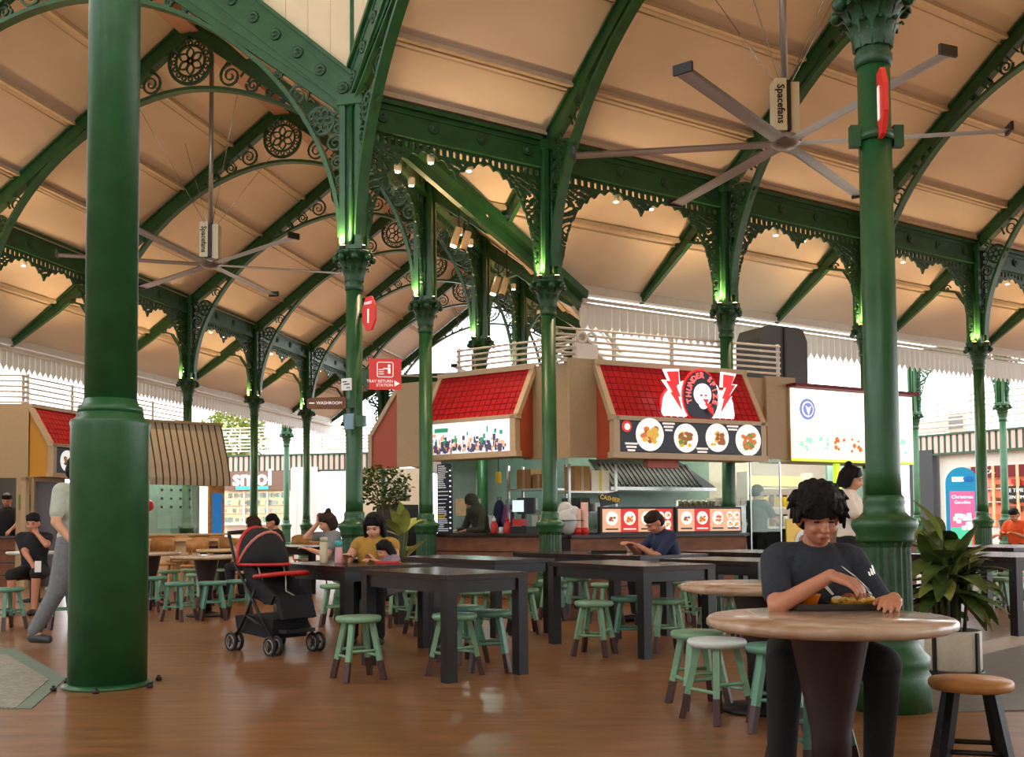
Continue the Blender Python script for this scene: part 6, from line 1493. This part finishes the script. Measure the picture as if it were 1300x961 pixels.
# ---- the young man at the marble table
mx, my = 1.31, 4.52
yt, ysh, K = person('young man in charcoal T-shirt with thick black hair eating at the marble table', (mx, my, 0), 0,
    jj(SIT, pelvis=(0, .02, .56), chest=(-.0, -.03, .83), neck=(0, -.065, .995), head=(.0, -.135, 1.128), tilt=.27, sw=.168, rh=(.0, -.29, .885), lh=(.25, -.31, .79), rp=(-1, -.1, -.75), lp=(.3, 1, -.5), rd=(.75, -.45, -.28), rn=(.1, .3, -1), rc=.7, ld=(-.45, -.85, -.05), ln=(-.2, 0, -1), lc=.55, rk=(-.2, -.3, .52), lk=(.2, -.3, .52), ra=(-.2, -.22, .08), la=(.2, -.22, .08)),
    'charcoal', 'black_cloth', 'skin_b', 'hair', 'mop', .0055, 1.0, .72)
for i in range(3):
    x = .215+i*.011; h = .016+i*.009; decal(yt, ysh.data, 'text_white', [(x, 0, .875-i*.0+.004*i), (x+.008, 0, .872+.004*i), (x+.008-.004, 0, .872+h+.004*i), (x-.004, 0, .876+h+.004*i)], 'sleeve_emblem')
decal(yt, ysh.data, 'white', [(-.035, 0, .862-.02), (.005, 0, .868-.02), (.012, 0, .845), (.05, 0, .80), (.042, 0, .795), (-.005, 0, .84), (-.035, 0, .845)], 'chest_print', off=.009)
q = Vector((mx, my, 0))+K['RH']
t = thing('fork', 'steel fork in the right hand of the young man', 'fork', q+Vector((.085, -.055, -.005)))
mb = MB(); mb.path([(-.05, .03, .045), (0, 0, .0), (.035, -.025, -.045)], [.0035, .003, .003], 6); mb.build('handle', 'steel', t); mb = MB()
for k in range(3): mb.tube((.035+.004*(k-1), -.025+.004*(k-1), -.045), (.05+.004*(k-1), -.033+.004*(k-1), -.072), .0016, n=5)
mb.box((.036, -.026, -.047), (.014, .008, .006)); mb.build('tines', 'steel', t)
stool_ = atY(1035, 800, my+.02); PROTO['teal'] and dup(PROTO['teal'], (mx, my+.03, 0), .4, 'mint stool on which the young man sits')
for o in COL.objects:
    if o.get('label') == 'mint stool on which the young man sits' and 'group' in o: del o['group']
# ---- woman in mustard
X_ = lambda x, Y_: (x-650)/F*Y_
def at_px(x, Y_): return (X_(x, Y_), Y_, 0)
person('woman in mustard sleeveless top with shoulder-length dark hair at the pushchair table', at_px(478, 9.75), -.15, jj(SIT, head=(0, -.1, 1.12), neck=(0, -.06, 1.0), tilt=.35, rh=(-.2, -.36, .83), lh=(.1, -.36, .79)), 'mustard', 'black_cloth', 'skin', 'hair', 'long', .011, .97, .12)
person('small child with dark hair leaning over the red tray', at_px(500, 9.6), -.9, jj(SIT, pelvis=(0, 0, .8), chest=(0, -.06, 1.05), neck=(0, -.1, 1.2), head=(0, -.16, 1.28), tilt=.5, rk=(-.1, -.3, .72), lk=(.1, -.3, .72), ra=(-.1, -.26, .45), la=(.1, -.26, .45), rh=(-.1, -.36, 1.14), lh=(.1, -.36, 1.14)), 'lilac_cloth', 'grey_cloth', 'skin', 'hair', 'bob', .011, .68, .6)
person('woman with a hair bun resting her head on her raised hand', at_px(424, 13.2), -1.1, jj(SIT, head=(0, -.1, 1.13), tilt=.3, rh=(-.13, -.17, 1.13), rp=(-.2, -1, -.3), lh=(.1, -.36, .8), rd=(.2, .1, 1), rn=(1, 0, 0)), 'grey_cloth', 'black_cloth', 'skin', 'hair_brown', 'bun', .013, 1, .6)
person('woman in lilac-grey top with brown hair at the dark table by the shop window', at_px(326, 15.2), -2.0, jj(SIT, tilt=.2), 'lilac_cloth', 'black_cloth', 'skin', 'hair_brown', 'long', .014, .97, .9)
person('man with wavy dark hair in a black shirt beside the woman in lilac-grey', at_px(354, 16.4), -1.2, jj(SIT, tilt=.35, head=(0, -.11, 1.15)), 'black_cloth', 'black_cloth', 'skin_b', 'hair', 'short', .014, 1, .65)
person('older man in a navy shirt eating from a bowl at the dark table', at_px(850, 11.6), -1.15, jj(SIT, pelvis=(0, .05, .54), chest=(0, -.06, .82), neck=(0, -.12, 1.0), head=(0, -.21, 1.1), tilt=.55, rh=(-.08, -.5, .86), lh=(.06, -.46, .85), rc=.9, lc=.9), 'navy', 'black_cloth', 'skin_b', 'hair_brown', 'short', .011, 1, .75)
dm('staff_green', (28, 52, 52), .8, noise=.15)
pS = S2.w(S2.X(960, 1.3), 1.3); person('kitchen worker in dark green uniform behind the glass screen', pS, 2.4, jj(STAND, tilt=.35, rh=(-.2, -.35, 1.05), lh=(.2, -.35, 1.05)), 'staff_green', 'black_cloth', 'skin', 'hair', 'short', .014, 1.03, .7)
person('waitress in a cream T-shirt standing behind the young man', at_px(1078, 10.4), 1.15, jj(STAND, rh=(-.12, -.34, 1.06), lh=(.14, -.36, 1.06), tilt=.2), 'white_cloth', 'black_cloth', 'skin', 'hair', 'bun', .012, 1.0, .65)
pH = FR.w(FR.X(612, .75), .75); person('stall worker in an olive headscarf behind the photo screen stall counter', pH, -1.0, jj(STAND, chest=(0, -.06, 1.18), neck=(0, -.12, 1.34), head=(0, -.2, 1.44), tilt=.5, rh=(-.15, -.4, 1.0), lh=(.15, -.4, 1.0)), 'olive_cloth', 'black_cloth', 'skin', 'olive_cloth', 'hijab', .014, 1.0, 1)
person('man in a pale sage T-shirt walking past behind the thick column', at_px(97, 9.45), 1.25, jj(STAND, lk=(.1, -.2, .5), la=(.1, -.12, .09), rk=(-.1, .1, .5), ra=(-.1, .34, .12), rh=(-.25, -.2, .9), lh=(.26, .1, .86)), 'sage_cloth', 'grey_cloth', 'skin', 'hair', 'short', .012, 1.06, .7, shoes='darkgrey')
person('woman in black seated behind the round white table, hand at her mouth', at_px(45, 13.3), .1, jj(SIT, rk=(-.14, -.4, .5), lk=(.16, -.4, .52), lh=(.08, -.17, 1.02), lp=(.7, -.4, -.6), rh=(.1, -.34, .62), tilt=.15), 'black_cloth', 'black_cloth', 'skin_b', 'hair', 'short', .013, 1, .6, longpants=False)
pK = LF.w(LF.X(10, .9), .9); person('stall worker in a black polo behind the seated woman', pK, .2, jj(STAND, tilt=.3, rh=(-.15, -.35, 1.0), lh=(.15, -.35, 1.0)), 'black_cloth', 'black_cloth', 'skin_b', 'hair', 'short', .016, 1.05, .7)
person('diner in an orange T-shirt at the far dark table', at_px(1290, 20.0), -.9, jj(SIT, tilt=.4, head=(0, -.12, 1.13)), 'orange_cloth', 'black_cloth', 'skin_b', 'hair', 'short', .016, 1.05, .65)
person('diner in an orange T-shirt half hidden by the slender column', at_px(1240, 20.6), 1.2, jj(SIT, tilt=.3), 'orange_cloth', 'black_cloth', 'skin', 'hair', 'short', .016, 1.0, .65)
t = thing('mobile_phone', 'pale phone held by the seated woman in black', 'phone', Vector(at_px(49, 12.85))+Vector((0, 0, .55)), .3); P(t, 'phone_body', 'white', ((0, 0, .06), (.075, .012, .14))); P(t, 'phone_screen', 'dark', ((0, .008, .06), (.068, .004, .13)))
